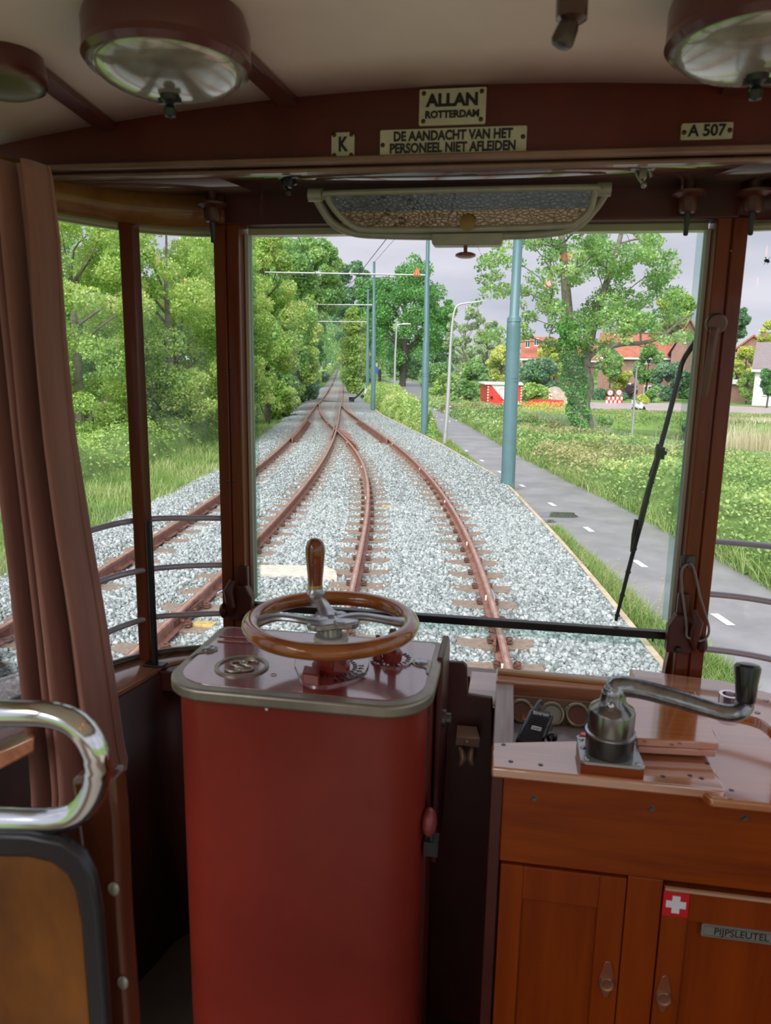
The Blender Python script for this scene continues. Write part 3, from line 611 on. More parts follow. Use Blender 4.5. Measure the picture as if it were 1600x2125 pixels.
ze = 1.893
arm = [Vector((vc.x, vc.y, ZT+.128)), Vector((vc.x+.002, vc.y, ze-.006)), at(1283, 1424, 'z', ze+.002), at(1330, 1430, 'z', ze), at(1400, 1449, 'z', ze-.004), at(1460, 1467, 'z', ze-.006), at(1505, 1479, 'z', ze-.008), at(1533, 1478, 'z', ze-.006), at(1545, 1466, 'z', ze+.000), at(1547, 1454, 'z', ze+.010)]
arm = spline(arm, 5)
part('crank_arm', mat('cast crank', (.42, .43, .46), .22, .9, var=.45, vscale=35, bump=.3, bscale=70, dist=.003), bv, lambda m: m.tube(arm, [.0205-.0062*min(1, i/(len(arm)*.6)) for i in range(len(arm))], 18))
hb0 = arm[-1]; ht = at(1552, 1378, 'z', ze+.068)
hax = (ht-hb0).normalized(); hl = (ht-hb0).length
part('handle_grip', BLKPLAST, bv, lambda m: m.lathe([(.0125, -.004), (.0155, .0), (.0175, hl*.5), (.0205, hl*.85), (.0205, hl*.93), (.0175, hl), (.010, hl+.002), (0, hl+.003)], hb0, hax, 32))
part('signal_button', mat('red button', (.75, .02, .06), .25, coat=.5), desk, lambda m: m.lathe([(.009, 0), (.009, .010), (.006, .013), (0, .013)], at(1211, 1536, 'z', ZT), n=24))
part('button_ring', STEEL, desk, lambda m: m.lathe([(.0135, 0), (.0135, .006), (.0095, .007), (.0095, 0)], at(1211, 1537, 'z', ZT-.004), n=24))
# two stacked boards
lb = [(.250, 1.288), (.392, 1.300), (.400, 1.52), (.232, 1.50)]
for k, (z0, z1, lab, sh) in enumerate(((ZT+.006, ZT+.020, 'lower of two stacked varnished board lids on the desk', .003), (ZT+.021, ZT+.036, 'upper of two stacked varnished board lids on the desk', 0))):
    top('wooden_lid', ORANGE_T, lambda m: m.prism([(a+(sh if i in (0, 3) else -sh), b+sh) for i, (a, b) in enumerate(lb)], z0, z1), lab, 'lid', 'stacked lids on the desk', bevel=.002)
top('metal_slat', mat('aged slat', (.30, .28, .20), .35, .6), lambda m: m.hexa([at(x, y, 'z', z) for x, y, z in ((1327, 1557, ZT), (1333, 1553, ZT), (1316, 1500, ZT+.006), (1312, 1503, ZT+.006), (1329, 1540, ZT+.014), (1332, 1536, ZT+.014), (1308, 1470, ZT+.02), (1305, 1474, ZT+.02))]), 'narrow metal slat leaning against the stacked lids', 'slat')
tp = at(1513, 1456, 'z', 1.757)
top('tape_roll', glass_mat('clear tape', (.80, .80, .90), .12, .2), lambda m: m.lathe([(.021, 0), (.021, .017), (.0145, .017), (.0145, 0), (.021, 0)], tp, n=36), 'roll of clear tape on the desk edge by the black handle', 'tape')
# door marks
fa = thing('first_aid_sticker', X(1402, 1876, DF-.004), 'red square sticker with white cross on the cupboard door', 'sticker')
c0, c1 = X(1373, 1898, DF-.003), X(1432, 1855, DF-.003)
part('red_field', mat('sticker red', (.62, .012, .02), .35), fa, lambda m: m.box((c0.x, DF-.0035, c0.z), (c1.x, DF-.0022, c1.z)))
part('white_cross', mat('sticker white', (.80, .80, .84), .35), fa, lambda m: (lambda cx, cz: (m.box((cx-.0165, DF-.0045, cz-.0065), (cx+.0165, DF-.0034, cz+.0065)), m.box((cx-.0065, DF-.0046, cz-.0165), (cx+.0065, DF-.0034, cz+.0165))))((c0.x+c1.x)/2, (c0.z+c1.z)/2))
pj = thing('name_plate', X(1453, 1930, DF-.004), 'grey metal plate reading PIJPSLEUTEL on the cupboard door', 'plate')
p0, p1 = X(1454, 1941, DF-.004), X(1454, 1916, DF-.004)
part('plate', mat('grey sign metal', (.34, .34, .30), .35, .5), pj, lambda m: m.prism(rrect(p0.x, p0.z, p0.x+.155, p1.z, .003), DF-.005, DF-.002, Matrix(((1, 0, 0, 0), (0, 0, 1, 0), (0, 1, 0, 0), (0, 0, 0, 1)))))
part('border_line', INK, pj, lambda m: m.tube([(p0.x+a, DF-.0052, p0.z+b) for a, b in ((.004, .003), (.15, .003), (.15, p1.z-p0.z-.003), (.004, p1.z-p0.z-.003))], .0005, 4, closed=True))
FACE = Matrix.Rotation(PI/2, 4, 'X')
text('PIJPSLEUTEL', pj, Matrix.Translation((p0.x+.020, DF-.0055, (p0.z+p1.z)/2)) @ FACE, .0185, INK, .0002, .0001, cx=False, sx=.92)

# ------------------------------------------------------------------ plates on the beam
BY = 1.458
def plate(px, label, lines, screws, name='enamel_plate', r=.003, mt_=ENAMEL):
    P_ = [X(x, y, BY) for x, y in px]      # bl, br, tr, tl
    x0 = (P_[0].x+P_[3].x)/2; x1 = (P_[1].x+P_[2].x)/2; z0 = (P_[0].z+P_[1].z)/2; z1 = (P_[2].z+P_[3].z)/2
    t = thing(name, ((x0+x1)/2, BY, z0), label, 'sign')
    pl = part('plate', mt_, t, lambda m: m.prism(rrect(x0, z0, x1, z1, r), BY-.004, BY+.004, Matrix(((1, 0, 0, 0), (0, 0, 1, 0), (0, 1, 0, 0), (0, 0, 0, 1)))), bevel=.001)
    for u, v in screws:
        part('screw', mat('rusty screw', (.09, .035, .02), .5, .5), t, lambda m: m.sphere((x0+(x1-x0)*u, BY-.004, z0+(z1-z0)*v), .0042, 10, 6, (1, .5, 1)))
    for s, v, sz, off, sx in lines:
        text(s, t, Matrix.Translation(((x0+x1)/2, BY-.0048, z0+(z1-z0)*v)) @ FACE, sz, INK, .0003, off, sx=sx)
    return t, x0, x1, z0, z1
c4 = [(.07, .12), (.93, .12), (.93, .88), (.07, .88)]
t, x0, x1, z0, z1 = plate([(869, 265), (1008, 255), (1010, 178), (871, 190)], 'square enamel plate reading ALLAN ROTTERDAM on the red beam', [('ALLAN', .66, .0285, .0013, 1.05), ('ROTTERDAM', .28, .0165, .0008, 1.0)], c4)
plate([(788, 330), (1092, 318), (1094, 259), (790, 273)], 'long enamel plate reading DE AANDACHT VAN HET PERSONEEL NIET AFLEIDEN', [('DE AANDACHT VAN HET', .72, .0225, .0009, .83), ('PERSONEEL NIET AFLEIDEN', .29, .0225, .0009, .83)], [(.02, .45), (.975, .6)])
plate([(689, 330), (736, 327), (736, 274), (688, 277)], 'small enamel plate with the letter K on the red beam', [('K', .5, .034, .0012, .75)], [(.13, .1), (.87, .1), (.87, .9), (.13, .9)], r=.008)
plate([(1412, 292), (1519, 289), (1521, 254), (1413, 257)], 'small enamel plate reading A 507 on the red beam', [('A 507', .5, .026, .0007, .95)], [(.06, .45), (.94, .5)])

# ------------------------------------------------------------------ mirror / visor under the soffit
def mp_(x, y, Y): return X(x, y, Y)
mi = thing('cab_mirror', X(960, 492, 1.62), 'wide framed driver mirror with rounded lower corners above the windscreen', 'mirror')
YT, YB = 1.56, 1.60
fr = [(678, 404), (695, 401), (960, 394), (1225, 389), (1232, 392), (1234, 404), (1224, 436), (1200, 458), (1165, 468), (960, 475), (772, 476), (735, 470), (708, 450), (684, 420)]
def Ym(y): return YT+(YB-YT)*(y-390)/95
frp = [mp_(x, y, Ym(y)) for x, y in fr]
part('mirror_frame', FRAMEGREY, mi, lambda m: m.tube(spline(frp+[frp[0]], 5)[:-1], .0062, 10, closed=True))
MIR = mat('pane with painted reflection', (.5, .5, .5), .12, .55)  # reflection painted into the base colour: blue-grey above, tan gravel crackle below
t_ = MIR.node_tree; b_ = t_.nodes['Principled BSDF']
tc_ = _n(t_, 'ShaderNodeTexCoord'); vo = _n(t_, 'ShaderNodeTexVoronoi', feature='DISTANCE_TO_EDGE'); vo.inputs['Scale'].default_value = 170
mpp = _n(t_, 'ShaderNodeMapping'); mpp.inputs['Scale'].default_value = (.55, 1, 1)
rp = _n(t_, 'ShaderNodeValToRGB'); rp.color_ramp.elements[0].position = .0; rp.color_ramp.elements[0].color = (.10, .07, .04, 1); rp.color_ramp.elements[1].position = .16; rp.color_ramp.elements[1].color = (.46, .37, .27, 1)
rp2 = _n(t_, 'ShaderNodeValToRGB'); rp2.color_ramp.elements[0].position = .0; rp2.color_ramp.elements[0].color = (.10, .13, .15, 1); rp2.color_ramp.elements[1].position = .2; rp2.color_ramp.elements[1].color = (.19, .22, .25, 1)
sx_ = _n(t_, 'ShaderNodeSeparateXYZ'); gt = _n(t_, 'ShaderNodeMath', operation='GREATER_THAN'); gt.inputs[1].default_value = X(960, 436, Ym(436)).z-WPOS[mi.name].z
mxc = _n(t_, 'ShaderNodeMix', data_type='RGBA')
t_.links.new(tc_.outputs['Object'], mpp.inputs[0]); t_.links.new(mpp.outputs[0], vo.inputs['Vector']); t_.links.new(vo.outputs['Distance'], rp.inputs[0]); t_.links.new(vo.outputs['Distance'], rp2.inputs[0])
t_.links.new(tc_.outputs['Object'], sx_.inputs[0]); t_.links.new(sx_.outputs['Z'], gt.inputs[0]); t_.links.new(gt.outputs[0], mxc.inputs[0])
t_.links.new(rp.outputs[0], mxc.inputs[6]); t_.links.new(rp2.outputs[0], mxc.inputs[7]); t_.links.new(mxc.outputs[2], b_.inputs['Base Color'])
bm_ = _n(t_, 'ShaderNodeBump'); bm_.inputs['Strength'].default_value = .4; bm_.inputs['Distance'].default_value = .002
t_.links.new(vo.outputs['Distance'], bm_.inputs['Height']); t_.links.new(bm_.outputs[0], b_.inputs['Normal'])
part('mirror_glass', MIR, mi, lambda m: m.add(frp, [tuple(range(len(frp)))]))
def bow(pts, r): return lambda m: m.tube(spline([mp_(x, y, Y) for x, y, Y in pts], 6), r, 12)
part('support_bow', FRAMEGREY, mi, bow([(650, 400, 1.58), (668, 432, 1.60), (690, 462, 1.61), (730, 482, 1.62), (800, 488, 1.62), (960, 490, 1.62), (1120, 486, 1.62), (1195, 470, 1.61), (1235, 432, 1.60), (1262, 392, 1.58)], .0085))
for px, py in ((655, 405), (1254, 393)):
    pv = part('pivot', FRAMEGREY, mi, lambda m: (m.cyl(mp_(px-14, py, 1.575), mp_(px+14, py, 1.575), .013, .013, 16), m.cyl(mp_(px, py, 1.575), mp_(px+(32 if px < 900 else -32), py+4, 1.575), .009, .006, 14)))
part('bow_clamp', FRAMEGREY, mi, lambda m: m.prism(rrect(X(896, 500, 1.61).x, X(896, 510, 1.61).z, X(1043, 500, 1.61).x, X(960, 484, 1.61).z, [.002, .002, .008, .008]), 1.605, 1.64, Matrix(((1, 0, 0, 0), (0, 0, 1, 0), (0, 1, 0, 0), (0, 0, 0, 1)))), bevel=.003)
part('clamp_screw', mat('reddish knob', (.22, .06, .04), .3, .4), mi, lambda m: (m.cyl(X(966, 508, 1.615), X(966, 528, 1.615), .004), m.lathe([(.014, 0), (.021, .003), (.021, .007), (.014, .010), (0, .010)], X(966, 535, 1.615), n=20)))
part('bow_boss', mat('ochre boss', (.28, .17, .05), .4, .3), mi, lambda m: m.lathe([(.016, 0), (.016, .003), (.009, .005), (0, .005)], X(970, 462, 1.582), (0, -1, 0), 16))

# ------------------------------------------------------------------ ceiling fittings
DISH = mat('pearly lamp dish', (.62, .60, .56), .14, .35, var=.45, vscale=7, col2=(.25, .23, .20), coat=.6)
LB = mat('maroon lamp housing', (.10, .022, .02), .3, coat=.4)
def ceiling_lamp(cx, cy, r, zr, label, finial=True, dish=DISH):
    l = thing('ceiling_lamp', (cx, cy, ceil_z(cx)), label, 'lamp')
    part('lamp_housing', LB, l, lambda m: m.lathe([(r*1.0, 0), (r*1.04, .012), (r*1.04, ceil_z(cx)-zr-.02), (r*.98, ceil_z(cx)-zr), (0, ceil_z(cx)-zr)], (cx, cy, zr), n=56))
    part('lamp_rim', LB, l, lambda m: m.lathe([(r*.93, .002), (r*1.0, -.004), (r*1.055, .004), (r*1.04, .014)], (cx, cy, zr), n=56))
    d = part('lamp_dish', dish, l, lambda m: m.lathe([(r*.95*math.cos(t), -r*.34*math.sin(t)) for t in np.linspace(0, PI/2-.001, 12)]+[(0, -r*.34)], (cx, cy, zr+.001), n=56))
    if finial: part('finial', BLACK, d, lambda m: (m.lathe([(0, -.030), (.008, -.027), (.010, -.018), (.006, -.012), (.013, -.006), (.015, .004), (0, .006)], (cx, cy, zr-r*.34), n=20), m.cbox((cx, cy, zr-r*.34-.006), (.034, .006, .008))))
    return l
ceiling_lamp(-.512, 1.115, .113, 2.85, 'large round ceiling lamp with pearly dish left of the enamel plates')
ceiling_lamp(.298, 1.135, .113, 2.85, 'large round ceiling lamp cut off at the upper right')
ceiling_lamp(-.803, 1.148, .064, 2.852, 'small round ceiling lamp at the upper left corner', False, mat('olive lamp glass', (.16, .17, .08), .3, var=.4))
for x0, y0, x1, y1, lab in ((-.455, 1.17, -.435, 1.46, 'dark red batten on the ceiling behind the large left lamp'), (-.77, 1.17, -.80, 1.46, 'dark red batten on the ceiling behind the small left lamp'), (.325, 1.17, .345, 1.46, 'dark red batten on the ceiling behind the right lamp')):
    top('ceiling_batten', LB, lambda m: m.hexa([Vector((x+s*.019, y, ceil_z(x)-.006-d)) for d in (.014, 0) for x, y, s in ((x0, y0, -1), (x0, y0, 1), (x1, y1, 1), (x1, y1, -1))]), lab, 'batten', 'battens on the ceiling', bevel=.002)
ch = thing('hanging_grip', (.09, .98, 2.92), 'dark turned handle hanging from the ceiling', 'handle')
a0, a1, a2 = X(1190, -60, .98), X(1186, 40, .98), X(1163, 95, .98)
part('handle_body', mat('dark turned wood', (.07, .03, .025), .25, coat=.5), ch, lambda m: m.tube([a0, a0.lerp(a1, .5), a1, a1.lerp(a2, .12)], [.017, .0185, .018, .010], 20))
part('handle_tip', mat('dark metal tip', (.08, .06, .055), .3, .5), ch, lambda m: m.tube([a1.lerp(a2, .05), a1.lerp(a2, .3), a1.lerp(a2, .85), a1.lerp(a2, 1.0), a1.lerp(a2, 1.1)], [.010, .0125, .0135, .011, .004], 16))
# plugs hanging at the header
for px, lab in ((440, 'hanging rubber blind stop above the left post'), (1430, 'hanging rubber blind stop left of the right post'), (1566, 'hanging rubber blind stop right of the right post')):
    y0 = {440: 428, 1430: 405, 1566: 403}[px]; c = X(px, y0, 1.66)
    bs = thing('blind_stop', (c.x, c.y, 2.80), lab, 'blind stop', 'blind stops under the soffit')
    part('stop_cup', DKRED, bs, lambda m: m.lathe([(0, .0), (.014, .002), (.018, .008), (.019, .030), (.033, .036), (.034, .041), (.012, .046), (.012, 2.80-c.z+.035), (0, 2.80-c.z+.035)], (c.x, c.y, c.z-.035), n=28))
    part('stop_stem', BLACK, bs, lambda m: m.lathe([(.003, -.042), (.0048, -.040), (.0048, -.022), (.0062, -.020), (.0068, .006)], (c.x, c.y, c.z-.035), n=14))
for px, py, lab in ((597, 372, 'small black catch on the soffit left of the mirror'), (1334, 352, 'small metal catch on the soffit right of the mirror')):
    c = X(px, py, 1.52)
    sc2 = thing('soffit_catch', (c.x, c.y, 2.80), lab, 'catch', 'small catches on the soffit')
    mt_ = BLACK if px < 900 else mat('dull catch metal', (.30, .28, .24), .35, .7)
    part('catch_base', mt_, sc2, lambda m: (m.cbox((c.x, c.y, 2.796), (.045, .025, .006)), m.cbox((c.x, c.y, 2.785), (.014, .02, .02))), bevel=.002)
    part('catch_hook', mt_, sc2, lambda m: (m.tube([(c.x-.012, c.y, 2.79), (c.x-.006, c.y-.004, 2.778), (c.x+.002, c.y-.006, 2.768)], .004, 8), m.tube([(c.x+.012, c.y, 2.79), (c.x+.016, c.y, 2.78)], .004, 8), m.sphere((c.x+.003, c.y-.006, 2.765), .006, 12, 8)))

# ------------------------------------------------------------------ fittings on the two posts
wh_ = thing('window_lever', X(1482, 672, 1.69), 'long drooping lever handle on the right window post', 'handle')
HB = mat('brown bronze', (.13, .065, .045), .3, .5)
part('handle_boss', HB, wh_, lambda m: m.lathe([(.0, -.004), (.018, -.003), (.021, .004), (.021, .014), (.017, .018), (0, .018)], X(1484, 672, 1.695), (0, -1, 0), 24))
part('lever', HB, wh_, lambda m: m.tube(spline([X(1484, 680, 1.678), X(1480, 705, 1.675), X(1473, 750, 1.675), X(1465, 800, 1.678), X(1461, 822, 1.68)], 5), [.010]*3+[.0085]*18, 12, up=(0, 1, 0), flat=.7))
def latch(px, py, s, lab):
    c = X(px, py, 1.69)
    l = thing('window_latch', c, lab, 'latch', 'red cast latches at the ends of the black bar')
    part('hinge_plate', DKRED, l, lambda m: (m.box((c.x-.012-s*.0, 1.684, c.z+.005), (c.x+.012, 1.70, c.z+.075)), m.prism([(c.x-.030, c.z-.06), (c.x+.022, c.z-.06), (c.x+.026, c.z+.0), (c.x+.010, c.z+.03), (c.x-.016, c.z+.028), (c.x-.030, c.z)], 1.672, 1.70, Matrix(((1, 0, 0, 0), (0, 0, 1, 0), (0, 1, 0, 0), (0, 0, 0, 1))))), bevel=.003)
    part('cam_lever', DKRED, l, lambda m: m.tube([(c.x-s*.02, 1.668, c.z+.045), (c.x-s*.028, 1.660, c.z+.02), (c.x-s*.022, 1.660, c.z-.02), (c.x-s*.026, 1.665, c.z-.045)], [.006, .012, .012, .006], 10))
    part('latch_knob', DKRED, l, lambda m: m.lathe([(.010, 0), (.008, .010), (.016, .018), (.019, .026), (.013, .032), (0, .034)], (c.x-s*.022, 1.675, c.z-.035), (-s, -.15, 0), 20))
    part('latch_bolt', BLACK, l, lambda m: m.lathe([(.008, 0), (.006, .008), (0, .009)], (c.x+s*.006, 1.672, c.z-.05), (0, -1, 0), 12))
    return l
latch(506, 1236, 1, 'red cast latch with knob on the left window post')
latch(1413, 1298, -1, 'red cast latch with knob on the right window post')
hs = thing('hasp_plate', X(1427, 1166, 1.695), 'small square iron plate holding the wire loop on the right post', 'plate')
part('plate', DKSTEEL, hs, lambda m: m.cbox(X(1427, 1166, 1.697), (.030, .005, .028)), bevel=.001)
part('staple', DKSTEEL, hs, lambda m: m.tube([X(1427, 1156, 1.694), X(1427, 1166, 1.682), X(1427, 1176, 1.694)], .003, 8))
lp = [(1428, 1170, 1.685), (1418, 1178, 1.684), (1414, 1192, 1.682), (1416, 1230, 1.678), (1422, 1275, 1.672), (1425, 1305, 1.664), (1426, 1322, 1.655), (1440, 1326, 1.655), (1455, 1330, 1.66), (1468, 1320, 1.665), (1471, 1303, 1.67), (1464, 1275, 1.675), (1452, 1235, 1.68), (1445, 1200, 1.684), (1438, 1176, 1.685), (1430, 1169, 1.686)]
top('wire_loop', mat('grey cord', (.22, .19, .165), .6), lambda m: m.tube(spline([X(*p) for p in lp], 5), .0028, 8), 'long grey cord loop hanging from the right window post', 'cord')
# fly on the right pane
fl = thing('house_fly', X(1591, 541, 1.70), 'small dark fly sitting on the right corner window', 'insect')
def fx(x, y): return X(x, y, 1.70)
part('body', BLACK, fl, lambda m: (m.sphere(fx(1591, 541), .0035, 10, 6, (1.5, .8, 1)), m.sphere(fx(1595, 543), .0025, 8, 5)))
for s in range(4): part('leg', BLACK, fl, lambda m: m.tube([fx(1591, 541), fx(1587+s*3, 537 if s % 2 else 546), fx(1585+s*4, 534 if s % 2 else 549)], .0005, 4))
part('wing', BLACK, fl, lambda m: m.add([fx(1590, 540), fx(1587, 534), fx(1590, 533)], [(0, 1, 2)]))

# ------------------------------------------------------------------ seat back at lower left
def sx(x, y, Y=.62): return X(x, y, Y)
se = thing('driver_chair', sx(60, 2300), 'wooden seat back with dark metal edge and chrome grab loop', 'seat')
XZ = Matrix(((1, 0, 0, 0), (0, 0, 1, 0), (0, 1, 0, 0), (0, 0, 0, 1)))
def poly(px, Y): return [(X(x, y, Y).x, X(x, y, Y).z) for x, y in px]
pan = [(-120, 1775), (60, 1778), (110, 1790), (140, 1815), (158, 1850), (170, 1920), (185, 2125), (200, 2400), (-120, 2400)]
part('back_panel', mat('amber seat panel', (.27, .090, .008), .4, col2=(.12, .035, .004), vscale=10, stretch=(1, 1, .5), coat=.3), se, lambda m: m.prism(poly(pan, .595), .595, .612, XZ))
fo = [(-120, 1728), (60, 1732), (130, 1745), (170, 1775), (192, 1820), (206, 1900), (222, 2125), (240, 2400)]
fi = pan[:-1]
part('edge_frame', mat('blue black edging', (.045, .045, .055), .3, .5), se, lambda m: m.prism(poly(fo, .59)+poly([(200, 2400), (185, 2125), (170, 1920), (158, 1850), (140, 1815), (110, 1790), (60, 1778), (-120, 1775)], .59), .588, .602, XZ), bevel=.004)
sb = part('side_board', wood('seat side', (.17, .045, .018), (.08, .022, .012), .3, 2, 'z', .6), se, lambda m: m.prism(poly([(150, 1612), (238, 1606), (248, 1700), (256, 1900), (272, 2125), (290, 2400), (225, 2400), (206, 2125), (190, 1900), (170, 1760)], .66), .655, .685, XZ), bevel=.006)
for x, y in ((236, 1845), (255, 2040)):
    part('chrome_bolt', mat('dull pale bolt', (.45, .45, .38), .35, .4), sb, lambda m: m.sphere(X(x, y, .654), .0062, 14, 8, (1, .6, 1.3)))
gp = [(-90, 1480, .60), (40, 1480, .60), (110, 1484, .60), (160, 1505, .60), (193, 1548, .60), (203, 1600, .602), (190, 1652, .605), (160, 1688, .607), (115, 1702, .607), (40, 1703, .607), (-90, 1700, .607)]
part('grab_loop', CHROME, se, lambda m: m.tube(spline([X(*p) for p in gp], 6), .0125, 20))

# ------------------------------------------------------------------ wiper outside the windscreen
wp = thing('windscreen_wiper', X(1440, 712, 1.80), 'black wiper arm and blade outside the windscreen at right', 'wiper')
part('wiper_arm', mat('black wiper paint', (.02, .02, .022), .3, .2), wp, lambda m: m.tube(spline([X(x, y, Y) for x, y, Y in ((1446, 705, 1.79), (1418, 748, 1.81), (1408, 785, 1.815), (1386, 870, 1.82), (1368, 935, 1.815), (1350, 990, 1.80))], 6), .0058, 10, up=(0, 1, 0), flat=.6))
part('wiper_joint', BLACK, wp, lambda m: (m.cbox(X(1369, 940, 1.80), (.020, .02, .028)), m.cyl(X(1362, 940, 1.795), X(1384, 940, 1.795), .005), m.cbox(X(1366, 930, 1.79), (.010, .01, .02))), bevel=.002)
part('blade_bridge', BLACK, wp, lambda m: m.tube([X(x, y, 1.79) for x, y in ((1366, 950), (1345, 1020), (1330, 1082), (1316, 1140))], [.006, .007, .0075, .004], 8))
part('rubber_blade', mat('rubber', (.012, .012, .012), .6), wp, lambda m: m.tube([X(x, y, 1.775) for x, y in ((1368, 940), (1330, 1085), (1305, 1180), (1278, 1288))], [.0035, .0055, .005, .004], 8))
def f(m):
    for k, y in enumerate((968, 1000, 1040, 1085, 1138, 1186, 1234, 1276)):
        x = np.interp(y, [940, 1085, 1180, 1288], [1368, 1330, 1305, 1278]); m.cyl(X(x-5, y, 1.785), X(x+5, y+2, 1.785), .0035)
part('blade_clips', BLACK, wp, f)
part('side_lever', BLACK, wp, lambda m: m.tube([X(1322, 1078, 1.785), X(1316, 1110, 1.785), X(1312, 1145, 1.785)], [.006, .0062, .005], 8))

# saloon lamps behind the viewpoint, switched on (they show as small orange glints in the glass)
BULB = bpy.data.materials.new('warm bulb'); BULB.use_nodes = True
bb = BULB.node_tree.nodes['Principled BSDF']; bb.inputs['Emission Color'].default_value = (1, .22, .03, 1); bb.inputs['Emission Strength'].default_value = 8
for i, (lx, ly) in enumerate(((X(1175, 553, 3.15).x, .36), (X(1137, 607, 4.2).x, -.69))):
    l = thing('saloon_lamp', (lx, ly, ceil_z(lx)), 'small lit orange bulb on the saloon ceiling, %s of the two' % ('front', 'rear')[i], 'lamp', 'saloon ceiling lamps')
    part('rose', LB, l, lambda m: m.cyl((lx, ly, ceil_z(lx)+.005), (lx, ly, ceil_z(lx)-.03), .07, .05, 24))
    part('globe', BULB, l, lambda m: m.sphere((lx, ly, ceil_z(lx)-.05), .024, 20, 12))
# ------------------------------------------------------------------ outside: tools
def npobj(name, V, Q, mat_, smooth=False):
    me = bpy.data.meshes.new(name); n, k = Q.shape
    o0 = V.mean(axis=0); o0[2] = V[:, 2].min()
    me.vertices.add(len(V)); me.vertices.foreach_set('co', (V-o0).astype(np.float32).ravel())
    me.loops.add(n*k); me.loops.foreach_set('vertex_index', Q.astype(np.int32).ravel())
    me.polygons.add(n); me.polygons.foreach_set('loop_start', np.arange(0, n*k, k, dtype=np.int32)); me.polygons.foreach_set('loop_total', np.full(n, k, dtype=np.int32))
    me.update(calc_edges=True); me.materials.append(mat_)
    if smooth: me.polygons.foreach_set('use_smooth', [True]*n)
    o = bpy.data.objects.new(name, me); COL.objects.link(o); o.location = o0; WPOS[o.name] = Vector(o0); return o
def reparent(o, p):
    o.location = Vector(o.location)-WPOS[p.name]; o.parent = p; return o
def unit(v): return v/np.maximum(np.linalg.norm(v, axis=1, keepdims=True), 1e-9)
def leaves(P, size, up=.5, wid=.34):
    n = len(P); nrm = unit(rng.normal(size=(n, 3))+np.array([0, 0, up*2])); d = unit(np.cross(nrm, rng.normal(size=(n, 3)))); w = np.cross(nrm, d)
    s = (size*rng.uniform(.6, 1.25, n))[:, None]
    V = np.stack([P-d*s*.5, P+w*s*wid-nrm*s*.05, P+d*s*.5, P-w*s*wid-nrm*s*.05], 1).reshape(-1, 3)
    return V, np.arange(4*n).reshape(n, 4)
def blades(P, h, wd, lean=.35):
    n = len(P); a = rng.uniform(0, 2*PI, n); side = np.stack([np.cos(a), np.sin(a), 0*a], 1); b = rng.uniform(0, 2*PI, n)
    ln = np.stack([np.cos(b), np.sin(b), 0*b], 1)*(h*lean*rng.uniform(.2, 1.5, n))[:, None]
    up = np.stack([0*a, 0*a, h], 1); w = (side*wd[:, None] if np.ndim(wd) else side*wd)
    V = np.stack([P-w, P+w, P+up*.55+ln*.3+w*.8, P+up*.55+ln*.3-w*.8, P+up+ln+w*.12, P+up+ln-w*.12], 1).reshape(-1, 3)
    i = np.arange(n)*6; Q = np.concatenate([np.stack([i, i+1, i+2, i+3], 1), np.stack([i+3, i+2, i+4, i+5], 1)])
    return V, Q
def gnoise(x, y, s, seed=0.):
    return np.array([mnoise.noise((a*s+seed, b*s-seed, seed*.37)) for a, b in zip(x, y)])
def camd(x, y): return np.sqrt(x*x+y*y)

LM_BRIGHT = leafmat('bright leaves', (.14, .26, .05), (.32, .45, .11), (.52, .60, .20))
LM_MID = leafmat('mid green leaves', (.08, .19, .05), (.20, .36, .10), (.40, .54, .20))
LM_DEEP = leafmat('deep green leaves', (.045, .14, .03), (.10, .27, .065), (.21, .42, .11))
LM_DARK = leafmat('dark bluish leaves', (.05, .13, .06), (.11, .23, .11), (.21, .34, .18))
LM_YEL = leafmat('yellow green leaves', (.25, .34, .05), (.47, .56, .12), (.70, .70, .22))
LM_GREY = leafmat('grey green leaves', (.18, .25, .14), (.30, .38, .22), (.44, .50, .32))
LM_PUR = leafmat('purple leaves', (.07, .04, .05), (.15, .09, .10), (.26, .19, .16))
LM_BRAM = leafmat('bramble leaves', (.10, .20, .05), (.28, .42, .12), (.52, .58, .22), .4, 1.45)
LM_RUST = leafmat('rusty bramble tips', (.16, .20, .06), (.36, .40, .15), (.56, .48, .25), .4, 1.3)
LM_IVY = leafmat('ivy leaves', (.03, .12, .02), (.09, .27, .05), (.22, .45, .12), .15)
LM_GRASS = leafmat('meadow grass', (.22, .40, .08), (.40, .58, .16), (.64, .70, .30), .25, .82)
LM_TALL = leafmat('tall bank grass', (.20, .34, .13), (.38, .50, .24), (.55, .62, .34), .25, 1.1)
LM_REED = leafmat('dry reeds', (.46, .38, .22), (.66, .56, .36), (.80, .72, .52), .2, 1.1)
BARK = mat('grey bark', (.34, .30, .24), .9, var=.5, vscale=6, bump=.5, bscale=12, dist=.05)
BARKD = mat('dark bark', (.13, .11, .085), .9, var=.5, vscale=6)

